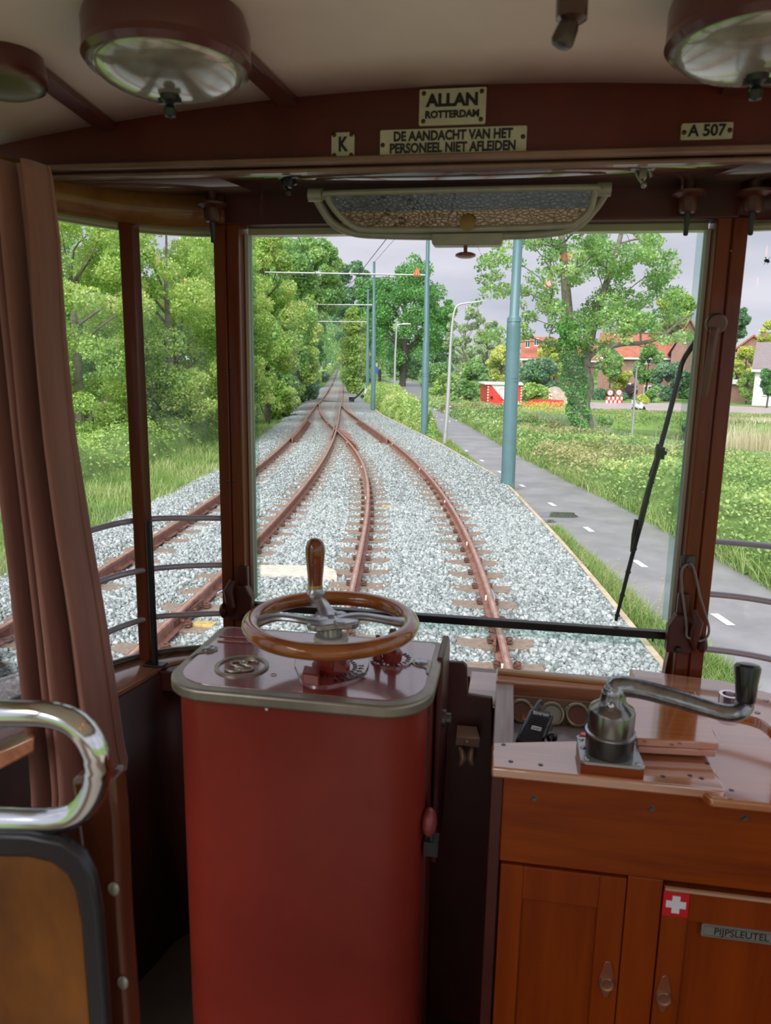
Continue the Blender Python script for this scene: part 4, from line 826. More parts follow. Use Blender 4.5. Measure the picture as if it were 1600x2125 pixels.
# ------------------------------------------------------------------ rails geometry from the photograph
A_ = [(664.5,831.9),(653,846.7),(640,862.5),(627.8,880),(615.6,895),(602.5,906),(585.6,923),(557.5,947.5),(529.4,970),(375,1082.5),(320,1117.5),(282,1134),(230,1162.5),(180,1194)]
B_ = [(708,840.6),(704.8,856.4),(701,871),(699.5,883.5),(696,900),(688.8,918),(681,934.4),(668,955),(651,979.4),(632.5,1003.8),(610,1030),(591,1052.5),(564,1084),(477.5,1177.5),(410,1230),(375,1260),(332.5,1305),(295,1337.5),(245,1377.5)]
C_ = [(662,840),(665,850),(670,862),(677,873),(686,885),(709.4,898.8),(733.8,924),(747.8,949.4),(755.3,977.5),(761,1007.5),(761.5,1037.5),(760,1064),(755,1107.5),(748.8,1150),(741.3,1187.5),(733.8,1215),(722.5,1248.8),(712.5,1285)]
D_ = [(710,831),(716,844),(727.5,857.2),(745,871),(762.5,883.5),(780,895),(800,906),(828,927),(856,949.4),(878.8,970),(901.3,996),(920,1022.5),(937.2,1055),(957.5,1095),(980,1142.5),(997.5,1185),(1012.5,1222.5),(1023.8,1260),(1040,1310),(1060,1387.5)]
def fit(px, deg):
    w_ = np.array([tuple(at(x, y, 'z', 0)) for x, y in px]); return np.polyfit(w_[:, 1], w_[:, 0], deg, w=1/np.sqrt(w_[:, 1]))
pA, pB, pC, pD = fit(A_, 3), fit(B_, 3), fit(C_, 5), fit(D_, 3)
SLP = -.2255
def zr(Y): return np.maximum(0, np.asarray(Y, float)-108)*.0115
def join(p, y0, x1, y1):
    x0 = np.polyval(p, y0)
    def f(Y):
        Y = np.asarray(Y, float); t = np.clip((Y-y0)/(y1-y0), 0, 1)
        return np.where(Y < y0, np.polyval(p, np.minimum(Y, y0)), np.where(Y > y1, x1+SLP*(Y-y1), x0+(x1-x0)*t))
    return f
fA = join(pA, 51, -15.79, 63.3); fD = join(pD, 51, -14.27, 63.3)
fB = lambda Y: np.polyval(pB, Y); fC = lambda Y: np.polyval(pC, Y)
L_e = [(-6.0, -3), (-6.1, 5), (-6.227, 9.15), (-6.53, 10.5), (-6.88, 13.8), (-7.55, 19.2), (-9.44, 27), (-10.94, 34.4), (-14.07, 49.5), (-19.2, 72.3), (-29.5, 120), (-100, 432)]
R_e = [(1.45, -3), (1.5, 4.5), (1.497, 5.78), (1.416, 6.64), (.946, 10.57), (-.139, 17.73), (-2.546, 26.37), (-4.39, 32.25), (-7.04, 40.8), (-10.54, 54.5), (-15.69, 74.9), (-25.6, 120), (-96, 432)]
PL = [(2.0, -3), (2.0, 5), (1.971, 6.6), (1.89, 7.35), (1.75, 8.3), (1.445, 10.5), (.867, 13.4), (.093, 17), (-1.0, 22.6), (-2.37, 29.4), (-4.94, 43.4), (-7.23, 55.4), (-10.4, 74.3), (-18.7, 122), (-30, 160)]
PR = [(5.0, -3), (4.3, 5), (3.75, 8), (3.41, 9.9), (3.217, 10.94), (2.78, 13.06), (2.3, 15.7), (1.595, 18.5), (.647, 22.56), (-.097, 26.5), (-2.2, 37.5), (-5.03, 49.7), (-6.9, 57.2), (-8.6, 72), (-15, 122), (-25, 160)]
def mk(e):
    e = np.array(e); return lambda Y: np.interp(Y, e[:, 1], e[:, 0])
fL, fR, fPL, fPR = mk(L_e), mk(R_e), mk(PL), mk(PR)
CANN = [(4.6, 46.0), (5.4, 43.4), (8.0, 38.5), (11.4, 35.2), (20, 31.5), (60, 22)]   # near bank of the canal
CANF = [(4.6, 46.5), (6, 48.4), (9.8, 47.6), (14.5, 45.2), (28, 40.5), (60, 34)]
def canal_depth(x, y):
    n_ = np.interp(x, [p[0] for p in CANN], [p[1] for p in CANN]); f_ = np.interp(x, [p[0] for p in CANF], [p[1] for p in CANF])
    ins = np.minimum(y-n_, f_-y); return ins-np.maximum(0, 4.6-x)*1.5
def tz(x, y):
    x = np.asarray(x, float); y = np.asarray(y, float)
    c = canal_depth(x, y); dip = np.clip((c+9)/9.4, 0, 1)
    near_ = np.interp(x, [p[0] for p in CANN], [p[1] for p in CANN])
    dip = np.where((y > near_+4), np.clip((c+.5)/1.0, 0, 1), dip)
    return -.36+zr(y)-1.0*dip*dip*(3-2*dip)

SOIL = mat('meadow ground', (.22, .36, .09), .95, col2=(.15, .25, .06), vscale=.6, bump=.3, bscale=8, dist=.1)
xs = np.concatenate([np.arange(-160, -20, 5), np.arange(-20, 45, .6), np.arange(45, 161, 5)]); ys = np.concatenate([np.arange(-25, 18, 2.5), np.arange(18, 60, .6), np.arange(60, 130, 3), np.arange(130, 480, 12)])
gx, gy = np.meshgrid(xs, ys); gz = tz(gx, gy); nx, ny = len(xs), len(ys)
idx = np.arange(nx*ny).reshape(ny, nx); Q = np.stack([idx[:-1, :-1], idx[:-1, 1:], idx[1:, 1:], idx[1:, :-1]], -1).reshape(-1, 4)
o = npobj('ground', np.stack([gx, gy, gz], -1).reshape(-1, 3), Q, SOIL, True); tag(o, 'green meadow ground around the track', None, None, 'structure')
WATER = mat('canal water', (.035, .04, .03), .05, bump=.05, bscale=2.5, dist=.05)
top('canal_water', WATER, lambda m: m.add([(4.6, 46.2, -1.08), (5.4, 42.4, -1.08), (8, 37.5, -1.08), (11.4, 34, -1.08), (60, 20, -1.08), (60, 36, -1.08), (28, 42, -1.08), (14.5, 46.5, -1.08), (9.8, 49, -1.08), (6, 49.6, -1.08)], [tuple(range(10))]), 'narrow dark canal below the lawn', None, kind='structure')

# ballast
GRAV = bpy.data.materials.new('crushed stone'); GRAV.use_nodes = True; t = GRAV.node_tree; b = t.nodes['Principled BSDF']; b.inputs['Roughness'].default_value = .85
tc = _n(t, 'ShaderNodeTexCoord'); vo = _n(t, 'ShaderNodeTexVoronoi'); vo.inputs['Scale'].default_value = 19
ve = _n(t, 'ShaderNodeTexVoronoi', feature='DISTANCE_TO_EDGE'); ve.inputs['Scale'].default_value = 19
hs_ = _n(t, 'ShaderNodeSeparateColor'); rr = _n(t, 'ShaderNodeValToRGB'); el = rr.color_ramp.elements; el[0].color = (.17, .20, .195, 1); el[1].color = (.52, .55, .55, 1)
re = _n(t, 'ShaderNodeValToRGB'); re.color_ramp.elements[0].color = (.35, .35, .35, 1); re.color_ramp.elements[1].position = .12
mu = _n(t, 'ShaderNodeMix', data_type='RGBA', blend_type='MULTIPLY'); mu.inputs[0].default_value = 1
for q in (vo, ve): t.links.new(tc.outputs['Object'], q.inputs['Vector'])
t.links.new(vo.outputs['Color'], hs_.inputs[0]); t.links.new(hs_.outputs[0], rr.inputs[0]); t.links.new(ve.outputs['Distance'], re.inputs[0])
t.links.new(rr.outputs[0], mu.inputs[6]); t.links.new(re.outputs[0], mu.inputs[7]); t.links.new(mu.outputs[2], b.inputs['Base Color'])
bp_ = _n(t, 'ShaderNodeBump'); bp_.inputs['Strength'].default_value = .9; bp_.inputs['Distance'].default_value = .03; t.links.new(ve.outputs['Distance'], bp_.inputs['Height']); t.links.new(bp_.outputs[0], b.inputs['Normal'])
def raild(x, y, near=True):
    d = np.full(x.shape, 9.)
    for f, lo, hi in ((fA, -5, 400), (fB, -5, 51), (fC, -5, 51), (fD, -5, 400)):
        dd = np.abs(x-f(y))*.97; d = np.where((y > lo) & (y < hi), np.minimum(d, dd), d)
    return d
def bz(x, y):
    d = raild(x, y); e = np.minimum(x-fL(y), fR(y)-x)
    z = -.132-.055*np.clip(1.35-np.abs(d)/.36, 0, 1) - np.where(y > 24.5, .024, 0)
    return z+zr(y)-np.clip(.5-e, 0, .5)*.22*(x < fA(y))
ysb = np.concatenate([np.arange(-3, 24, .09), np.arange(24, 60, .25), np.arange(60, 130, 1.5), np.arange(130, 430, 8)])
u = np.linspace(0, 1, 110); yy = np.repeat(ysb[:, None], 110, 1); xx = fL(yy)*(1-u)+fR(yy)*u
V = np.stack([xx, yy, bz(xx, yy)], -1).reshape(-1, 3); idx = np.arange(len(V)).reshape(len(ysb), 110)
Q = np.stack([idx[:-1, :-1], idx[:-1, 1:], idx[1:, 1:], idx[1:, :-1]], -1).reshape(-1, 4)
tag(npobj('ballast_bed', V, Q, GRAV, True), 'bed of grey-green crushed stone under the rails', 'gravel', None, 'stuff')
# loose stones
STONE = bpy.data.materials.new('ballast stones'); STONE.use_nodes = True; t = STONE.node_tree; b = t.nodes['Principled BSDF']; b.inputs['Roughness'].default_value = .8
g = _n(t, 'ShaderNodeNewGeometry'); rr = _n(t, 'ShaderNodeValToRGB'); el = rr.color_ramp.elements; el[0].color = (.22, .255, .25, 1); el[1].color = (.72, .74, .73, 1); q = el.new(.45); q.color = (.39, .43, .425, 1); q = el.new(.93); q.color = (.54, .58, .57, 1)
t.links.new(g.outputs['Random Per Island'], rr.inputs[0]); t.links.new(rr.outputs[0], b.inputs['Base Color'])
ph = (1+5**.5)/2
IV = unit(np.array([(-1,ph,0),(1,ph,0),(-1,-ph,0),(1,-ph,0),(0,-1,ph),(0,1,ph),(0,-1,-ph),(0,1,-ph),(ph,0,-1),(ph,0,1),(-ph,0,-1),(-ph,0,1)], float))
IF = np.array([(0,11,5),(0,5,1),(0,1,7),(0,7,10),(0,10,11),(1,5,9),(5,11,4),(11,10,2),(10,7,6),(7,1,8),(3,9,4),(3,4,2),(3,2,6),(3,6,8),(3,8,9),(4,9,5),(2,4,11),(6,2,10),(8,6,7),(9,8,1)])
OV = np.array([(1,0,0),(-1,0,0),(0,1,0),(0,-1,0),(0,0,1),(0,0,-1)], float); OF = np.array([(0,2,4),(2,1,4),(1,3,4),(3,0,4),(2,0,5),(1,2,5),(3,1,5),(0,3,5)])
def stones(name, n, y0, y1, dens_pow, smin, smax, bv, bf, label):
    uu = rng.uniform(0, 1, n); y = (y0**dens_pow+(y1**dens_pow-y0**dens_pow)*uu)**(1/dens_pow); x = fL(y)+(fR(y)-fL(y))*rng.uniform(0.0, .995, n)
    d = raild(x, y); k = (d > .075)
    for yk, an, xa_, xb_ in SLPOS:
        q_ = np.abs((y-yk)*math.cos(an)-(x-(xa_+xb_)/2)*math.sin(an)) < .115; k &= ~(q_ & (x > xa_) & (x < xb_) & ((d < .40) | (y > 24.3)) & (rng.uniform(0, 1, n) < .93))
    x, y = x[k], y[k]; n = len(x)
    s = rng.uniform(smin, smax, n); sc = s[:, None]*np.stack([rng.uniform(.8, 1.35, n), rng.uniform(.7, 1.1, n), rng.uniform(.45, .8, n)], 1)
    Vb = bv[None]*(1+rng.uniform(-.28, .28, (n, len(bv), 1))); Vb = Vb*sc[:, None]
    q = unit(rng.normal(size=(n, 4))*np.array([1, .5, .5, 1.0])); w_, a, b_, c = q.T
    Rm = np.stack([np.stack([1-2*(b_*b_+c*c), 2*(a*b_-c*w_), 2*(a*c+b_*w_)], 1), np.stack([2*(a*b_+c*w_), 1-2*(a*a+c*c), 2*(b_*c-a*w_)], 1), np.stack([2*(a*c-b_*w_), 2*(b_*c+a*w_), 1-2*(a*a+b_*b_)], 1)], 1)
    Vb = np.einsum('nij,nkj->nki', Rm, Vb); P = np.stack([x, y, bz(x, y)+rng.uniform(-.006, .012, n)], 1)
    V = (Vb+P[:, None]).reshape(-1, 3); Fc = (bf[None]+(np.arange(n)*len(bv))[:, None, None]).reshape(-1, 3)
    tag(npobj(name, V, Fc, STONE), label, 'gravel', None, 'stuff')
# ------------------------------------------------------------------ rails
RUST = mat('rusty rail', (.40, .19, .145), .7, col2=(.25, .105, .075), vscale=9, bump=.1, bscale=60, dist=.003)
RUSTD = mat('dark rusty iron', (.22, .10, .07), .75, var=.4, vscale=12)
RAILTOP = mat('worn rail head', (.62, .46, .41), .35, .35, col2=(.42, .25, .20), vscale=6)
def sweep(m, f, y0, y1, prof, step=.5, off=0., closedp=True):
    ys_ = np.arange(y0, y1+.01, step) if y1 < 70 else np.concatenate([np.arange(y0, 70, step), np.arange(70, y1, 10)])
    rows = []
    for y in ys_:
        x = float(f(y)); dx = float(f(y+.1)-f(y-.1))/.2; nn = Vector((1, -dx, 0)).normalized(); z = float(zr(y))
        rows.append([Vector((x, y, z))+nn*(a+off)+Vector((0, 0, b)) for a, b in prof])
    k = len(prof); vs = [p for r in rows for p in r]
    fs = [(i*k+j, i*k+(j+1) % k, (i+1)*k+(j+1) % k, (i+1)*k+j) for i in range(len(rows)-1) for j in range(k)]
    fs += [tuple(range(k-1, -1, -1)), tuple((len(rows)-1)*k+j for j in range(k))]
    m.add(vs, fs)
HEADP = [(-.034, -.002), (-.028, .001), (.028, .001), (.034, -.002), (.034, -.034), (.009, -.046), (.009, -.118), (.060, -.134), (.060, -.146), (-.060, -.146), (-.060, -.134), (-.009, -.118), (-.009, -.046), (-.034, -.034)]
for f, y0, y1, lab in ((fA, 2, 400, 'outer left rusty rail, nearest the meadow'), (fB, 2, 49.5, 'inner rail of the left-hand track, second rail from the meadow'), (fC, 2, 49.5, 'inner rail of the right-hand track, passing behind the hand wheel'), (fD, 2, 400, 'outer right rusty rail, nearest the cycle path')):
    r = thing('rail', (float(f(5)), 5, -.146), lab, 'rail', 'rusty rails of the junction')
    part('rail_body', RUST, r, lambda m: sweep(m, f, y0, y1, HEADP), ang=25)
    part('running_band', RAILTOP, r, lambda m: sweep(m, f, y0, y1, [(-.017, .0015), (.014, .0015), (.014, 0), (-.017, 0)]), ang=25)
for f, off, y0, y1, lab in ((fA, .095, 24.3, 33, 'check rail beside the outer left rail'), (fD, -.095, 25.0, 34, 'check rail beside the outer right rail')):
    r = thing('check_rail', (float(f(28))+off, 28, -.146), lab, 'check rail', 'check rails of the junction')
    part('guard_bar', RUST, r, lambda m: sweep(m, f, y0, y1, [(-.022, .03), (.022, .03), (.022, -.14), (-.022, -.14)], off=off))
    def fn(m):
        for y in np.arange(y0+.3, y1-.2, .45):
            s = 1 if off > 0 else -1; x = float(f(y)); m.add([Vector(p) for p in ((x+off+s*.02, y-.02, .02), (x+off+s*.02, y+.02, .02), (x+off+s*.02, y+.02, -.14), (x+off+s*.02, y-.02, -.14), (x+off+s*.20, y-.02, -.14), (x+off+s*.20, y+.02, -.14))], [(0, 1, 5, 4), (0, 3, 2, 1), (0, 4, 3), (1, 2, 5), (3, 4, 5, 2)])
    part('brace', RUSTD, r, fn)
for f, off, y0, y1, lab in ((fC, .10, 22.8, 29, 'wing rail right of the crossing nose'), (fB, -.10, 25.5, 31, 'wing rail left of the crossing nose')):
    top('wing_rail', RUST, lambda m: sweep(m, lambda y: f(y)+off*(1+max(0, (25.5-y))*.25 if off > 0 else 1), y0, y1, [(-.03, .004), (.03, .004), (.03, -.14), (-.03, -.14)]), lab, 'rail', 'wing rails of the crossing')
xf = float(fB(28.3)); 
top('crossing_nose', RUST, lambda m: m.hexa([Vector(p) for p in ((-5.95, 26.2, -.14), (-5.62, 26.2, -.14), (xf+.04, 29, -.14), (xf-.06, 29, -.14), (-5.90+.02, 26.6, .006), (-5.70, 26.6, .006), (xf+.03, 28.8, .006), (xf-.05, 28.8, .006))]), 'cast crossing nose where the two inner rails meet', 'crossing')
# point lever
lv = thing('point_lever', G(738, 833, -.2), 'black point lever with white tipped handle beside the junction', 'lever')
q0 = G(733, 836, -.2); Yl = q0.y
part('lever_base', BLACK, lv, lambda m: m.hexa([X(x, y, Yl+d) for y, d in ((838, 0), (824, 0)) for x, d2 in ((724, 0), (735, 0), (735, .5), (724, .5)) for d in (d2,)]))
part('lever_arm', BLACK, lv, lambda m: m.tube([X(728, 832, Yl), X(744, 820, Yl), X(756, 806, Yl)], .07, 8))
part('lever_weight', BLACK, lv, lambda m: m.sphere(X(752, 822, Yl), .13, 12, 8))
part('lever_tip', WHITE, lv, lambda m: m.tube([X(758, 816, Yl), X(761, 807, Yl)], .09, 8))
part('throw_rod', DKSTEEL, lv, lambda m: m.tube([(float(fA(Yl))+.1, Yl, -.12), (q0.x, Yl, -.12)], .035, 6))
# sleepers
SLP_M = mat('weathered sleeper', (.36, .28, .22), .85, col2=(.24, .18, .14), vscale=26, bump=.3, bscale=50, dist=.01)
SLP_G = mat('grey timber sleeper', (.40, .37, .33), .85, col2=(.24, .215, .19), vscale=10, stretch=(.4, 3, 3))
def clip_mesh(m):
    for s in (-1, 1):
        m.tube([(s*.055, -.035, .0), (s*.085, -.04, .02), (s*.115, -.02, .022), (s*.115, .018, .022), (s*.085, .03, .022), (s*.065, .012, .02)], .0085, 6); m.box((s*.09-.03, -.05, -.012), (s*.09+.03, .05, .0))
_c = MB(); clip_mesh(_c); clipo = _c.build('rail_clip', RUSTD, None); clipme = clipo.data; bpy.data.objects.remove(clipo)
clip0 = bpy.data.meshes['rail_clip']
# recentre clip mesh on the rail foot
def sleeper(xc, yc, ang, half, wy, matl, lab, grp, rails=()):
    me = SLE.get((half, matl.name))
    if me is None:
        mm = MB(); mm.box((-half, -wy, -.16), (half, wy, 0)); oo = mm.build('sleeper', matl, None, bevel=.006); SLE[(half, matl.name)] = oo; oo['_t'] = 1; del oo['_t']; oo_ = oo
        for v in oo.data.vertices: v.co.z -= 0.0
    src = SLE[(half, matl.name)]
    o = src if not src.get('label') else src.copy()
    if o is not src: COL.objects.link(o)
    SLPOS.append((yc, ang, xc-half, xc+half)); o.location = (xc, yc, -.146-.16+float(zr(yc))+(.004 if yc > 24.2 else 0)); o.rotation_euler = (0, 0, ang); tag(o, lab, 'sleeper', grp)
    for xr in rails:
        c = bpy.data.objects.new('rail_clip', clip0); COL.objects.link(c); c.parent = o; c.location = ((xr-xc)/math.cos(ang), 0, .165+.012)
SLE = {}; SLPOS = []
for fl, fr, y0, y1, side in ((fC, fD, 3.2, 24, 'right-hand'), (fA, fB, 3.0, 24, 'left-hand')):
    y = y0
    while y < y1:
        xc = float(fl(y)+fr(y))/2; dx = float(fl(y+.2)-fl(y-.2)+fr(y+.2)-fr(y-.2))/.8; an = -math.atan(dx)
        rl = ()
        if y < 17:
            rl = tuple(xc+s*.752*math.cos(an) for s in (-1, 1))
        sleeper(xc, y, an, 1.08, .125, SLP_M, 'brown sleeper under the %s track, mostly buried in gravel' % side, 'sleepers of the %s track' % side, rl)
        y += .60*math.cos(an)
y = 24.4
while y < 52:
    xa, xd = float(fA(y))-.55, float(fD(y))+.55
    half = round((xd-xa)/2*5)/5; sleeper((xa+xd)/2, y, math.radians(12), half, .12, SLP_G, 'long grey timber under the junction', 'long junction timbers'); y += .62
while y < 95:
    xc = float(fA(y)+fD(y))/2; sleeper(xc, y, math.radians(12.7), 1.2, .12, SLP_G, 'grey sleeper of the single track beyond the junction', 'sleepers beyond the junction'); y += .75
stones('loose_gravel', 62000, 3.6, 14, 1.0, .017, .036, IV, IF, 'loose angular grey stones covering the near ballast')
stones('loose_gravel', 56000, 14, 42, 1.0, .022, .045, OV, OF, 'loose angular grey stones on the farther ballast')
top('grass_crossing', mat('cross joint', (.45, .5, .25), .8), lambda m: m.hexa([Vector((float(fA(108)), 107.6, .0)), Vector((float(fD(108)), 107.9, .0)), Vector((float(fD(108)), 108.5, .0)), Vector((float(fA(108)), 108.2, .0)), Vector((float(fA(108)), 107.6, .05)), Vector((float(fD(108)), 107.9, .05)), Vector((float(fD(108)), 108.5, .05)), Vector((float(fA(108)), 108.2, .05))]), 'pale cross member over the far single track', 'cross member')
# small track things
pz_ = [at(x, y, 'z', -.10) for x, y in ((540, 1192), (700, 1198), (697, 1186), (672, 1176), (537, 1175))]
top('concrete_slab', mat('cream concrete', (.80, .76, .64), .7, col2=(.62, .56, .46), vscale=12), lambda m: m.prism([(p.x, p.y) for p in pz_], -.17, -.08), 'cream concrete slab lying between the two tracks', 'slab', bevel=.01)
for px, py, lab in ((425, 1294, 'yellow painted pad beside the left track'), (805, 1050, 'pale yellow sleeper end beside the inner right rail')):
    c = at(px, py, 'z', -.13)
    top('yellow_pad', mat('yellow paint', (.72, .55, .20), .6, var=.4, vscale=20), lambda m: m.cbox((c.x, c.y, -.145), (.22, .12, .05)), lab, 'pad', bevel=.005)
BLUE = mat('pale blue cable', (.45, .60, .85), .4)
for pts, lab in ((((452, 1230), (466, 1222), (476, 1205), (478, 1190)), 'pale blue bonding cable at the inner left rail'), (((1013, 1216), (1022, 1228), (1026, 1242), (1024, 1248)), 'pale blue bonding cable at the outer right rail')):
    top('bonding_cable', BLUE, lambda m: m.tube(spline([at(x, y, 'z', -.05) for x, y in pts], 5), .009, 8), lab, 'cable')
for (px, py), (qx, qy), s in (((440, 1215), (478, 1178), 1), ((1000, 1205), (1006, 1240), -1)):
    f = fB if s > 0 else fD; y0 = 6.9; 
    top('fish_plate', RUSTD, lambda m: (m.box((float(f(y0))+s*.02, y0-.35, -.11), (float(f(y0))+s*.045, y0+.35, -.045)), [m.cyl((float(f(y0+d))+s*.04, y0+d, -.08), (float(f(y0+d))+s*.08, y0+d, -.08), .018, .018, 8) for d in (-.25, -.1, .1, .25)]), 'bolted fish plate on the inner left rail' if s > 0 else 'bolted fish plate on the outer right rail', 'fish plate')
yk = 6.0
while yk < 40:
    y = yk; x = float((fC if (y > 7.5) else fD)(y)); 
    for f, s in ((fD, -1), (fC, -1)):
        if f is fC and y < 13: continue
        x = float(f(y))+s*.045; top('rail_tag', WHITE, lambda m: m.cbox((x, y, -.03), (.02, .05, .045)), 'small white tag on the side of a rail of the right-hand track', 'tag', 'white tags along the right-hand track')
    yk *= 1.32
# kerb boards
KERB = mat('pale timber edging', (.74, .62, .44), .8, col2=(.56, .42, .28), vscale=5, stretch=(1, 1, 1))
k = 0; y = 2.0
while y < 44:
    y2 = y+2.4; x0, x1 = float(fR(y))+.03, float(fR(y2-.01))+.03
    top('edging_board', KERB, lambda m: m.hexa([Vector(p) for p in ((x0-.045, y, -.40), (x0+.045, y, -.40), (x1+.045, y2-.012, -.40), (x1-.045, y2-.012, -.40), (x0-.045, y, -.14), (x0+.045, y, -.14), (x1+.045, y2-.012, -.14), (x1-.045, y2-.012, -.14))]), 'pale timber edging board between the gravel and the cycle path', 'edging board', 'timber edging of the ballast')
    y = y2
# cycle path
ASPH = mat('damp asphalt', (.38, .365, .385), .42, col2=(.27, .26, .275), vscale=1.1, bump=.12, bscale=160, dist=.004, spec=.5)
REDB = mat('red brick path', (.50, .34, .31), .6, col2=(.38, .25, .23), vscale=14, bump=.2, bscale=30)
def strip(m, fa, fb, ys_, z, n=6):
    m.sheet([[(float(fa(y))*(1-i/n)+float(fb(y))*i/n, y, z+float(zr(y))) for i in range(n+1)] for y in ys_])
pth = thing('path', (2, 10, -.3), 'damp grey asphalt cycle path curving along the track', None, kind='structure')
part('asphalt', ASPH, pth, lambda m: strip(m, lambda y: fPL(y)-.12, lambda y: fPR(y)+.35, np.concatenate([np.arange(6.2, 60, .7), np.arange(60, 150, 4)]), -.300), ang=90)
part('brick_apron', REDB, pth, lambda m: strip(m, lambda y: fPL(y)-.12, lambda y: fPR(y)+4, np.arange(-3, 6.3, .7), -.299), ang=90)
cl_ = [(2.466, 8.551), (1.945, 10.92), (1.445, 13.17), (.937, 15.53), (.36, 17.9), (-.2, 20.2), (-.78, 22.6), (-1.4, 25.2), (-2.1, 28), (-2.75, 31), (-3.5, 34.5), (-4.3, 38.5), (-5.1, 43), (-6, 48)]
def fn(m):
    for i, (x, y) in enumerate(cl_):
        j = min(i+1, len(cl_)-1); d = Vector((cl_[j][0]-cl_[j-1][0], cl_[j][1]-cl_[j-1][1], 0)).normalized(); s = Vector((d.y, -d.x, 0)); c = Vector((x, y, -.2955))
        m.add([c-d*.2-s*.05, c-d*.2+s*.05, c+d*.2+s*.05, c+d*.2-s*.05], [(0, 1, 2, 3)])
part('centre_dashes', mat('white road paint', (.85, .85, .86), .5), pth, fn)
def fn(m):
    for px, py in [(812+i*5, 815+.4*i) for i in range(7)]+[(820+i*5, 819+.4*i) for i in range(6)]+[(796+i*7, 795.5) for i in range(3)]:
        c = G(px, py, -.295+float(zr(78 if py > 800 else 120))); m.cbox((c.x, c.y, -.290+float(zr(c.y))), (.16, .5, .01))
part('crossing_blocks', WHITE, pth, fn)
WET = mat('puddle water', (.13, .125, .12), .03, spec=.6)
for cx, cy, rx, ry, lab in ((1155, 1068, 48, 7, 'larger puddle on the cycle path'), (1130, 1081, 25, 4, 'smaller puddle below the larger one')):
    c = [G(cx+rx*math.cos(t)*(1+.2*math.sin(3*t+cx)), cy+ry*math.sin(t)*(1+.25*math.sin(2*t+1)), -.297) for t in np.linspace(0, 2*PI, 40, endpoint=False)]
    top('puddle', WET, lambda m: m.add([(p.x, p.y, -.2965) for p in c], [tuple(range(len(c)))]), lab, 'puddle')
# road, lawn, far ground
ROADP = [(3.5, 54.0), (11.3, 55.3), (17.7, 55.6), (30, 54.5), (90, 50), (90, 60), (30, 64), (21, 66.5), (14.5, 71), (5, 68), (0, 66)]
top('road', mat('pinkish brick road', (.55, .44, .43), .7, col2=(.44, .36, .36), vscale=.5), lambda m: m.add([(a, b, -.34) for a, b in ROADP], [tuple(range(len(ROADP)))]), 'pale pinkish street beyond the canal', None, kind='structure')
top('kerb', mat('pale kerb', (.66, .62, .60), .7), lambda m: [m.hexa([Vector((x0, y0, -.38)), Vector((x1, y1, -.38)), Vector((x1, y1+.2, -.38)), Vector((x0, y0+.2, -.38)), Vector((x0, y0, -.30)), Vector((x1, y1, -.30)), Vector((x1, y1+.2, -.30)), Vector((x0, y0+.2, -.30))]) for (x0, y0), (x1, y1) in (((11.3, 55.2), (17.7, 55.5)), ((17.7, 55.5), (30, 54.4)), ((21, 66.5), (30, 64)), ((30, 64), (60, 62)))], 'pale kerb stones along the street', None, kind='structure')

# ------------------------------------------------------------------ low vegetation
def carpet(name, x, y, hfun, size, lm, label, cat, shell=.3):
    h = hfun(x, y); z0 = tz(x, y); k = h > .04; x, y, h, z0 = x[k], y[k], h[k], z0[k]; n = len(x)
    z = z0+h*(1-shell*rng.uniform(0, 1, n)**1.6)
    V, Q = leaves(np.stack([x, y, z], 1)+rng.normal(size=(n, 3))*.03, size(x, y) if callable(size) else np.full(n, size), up=.7)
    return tag(npobj(name, V, Q, lm), label, cat, None, 'stuff')
def region(n, y0, y1, fa, fb, p=1.):
    y = y0+(y1-y0)*rng.uniform(0, 1, n)**p; t_ = rng.uniform(0, 1, n); return fa(y)*(1-t_)+fb(y)*t_, y
wid = lambda y: np.interp(y, [5, 10, 18, 24, 30, 40, 60, 80], [2.5, 5.0, 7.5, 5.0, 3.4, 3.6, 4.5, 5])
def hump(fa, fb, hmax, seed, ns=.7, edge=.45, bump=.45):
    def h(x, y):
        a, b = fa(y), fb(y); e = np.clip(np.minimum(x-a, b-x)/edge, 0, 1); return hmax*(e*(2-e))*(1-bump+bump*(1+gnoise(x, y, ns, seed)*1.3+.5*gnoise(x, y, ns*3.1, seed)))*np.clip(1, 0, 2)
    return h
bra, brb = (lambda y: fPR(y)+.05), (lambda y: fPR(y)+.1+wid(y))
sz = lambda x, y: .050+.0018*y
def base(name, fa, fb, y0, y1, hf, matl, label, drop=.22, nn=26):
    ys_ = np.arange(y0, y1, .5); t_ = np.linspace(0, 1, nn); yy = np.repeat(ys_[:, None], nn, 1); xx = fa(yy)*(1-t_)+fb(yy)*t_
    h = np.maximum(0, hf(xx.ravel(), yy.ravel()).reshape(xx.shape)-drop); V = np.stack([xx, yy, tz(xx, yy)-.02+h], -1).reshape(-1, 3)
    idx = np.arange(len(V)).reshape(len(ys_), nn); Q = np.stack([idx[:-1, :-1], idx[:-1, 1:], idx[1:, 1:], idx[1:, :-1]], -1).reshape(-1, 4)
    tag(npobj(name, V, Q, matl, True), label, 'undergrowth', None, 'stuff')
UND = mat('leafy ground cover', (.20, .32, .09), .95, var=.5, vscale=3)
hb0_ = hump(bra, brb, .78, 3.3)
hb_ = lambda x, y: hb0_(x, y)*np.interp(y, [16, 24, 32], [1, .72, .65])
base('undergrowth', bra, brb, 5, 80, hb_, UND, 'leafy undergrowth beneath the brambles right of the cycle path')
x, y = region(150000, 6, 80, bra, brb, 1.9); kk = gnoise(x, y, .22, 9.) > -.42+.35*(y > 20)
carpet('bramble_leaves', x[kk], y[kk], hb_, sz, LM_BRAM, 'mass of bright bramble leaves right of the cycle path', 'brambles')
carpet('bramble_leaves', x[~kk], y[~kk], hb_, sz, LM_RUST, 'rusty tinted bramble growth right of the cycle path', 'brambles')
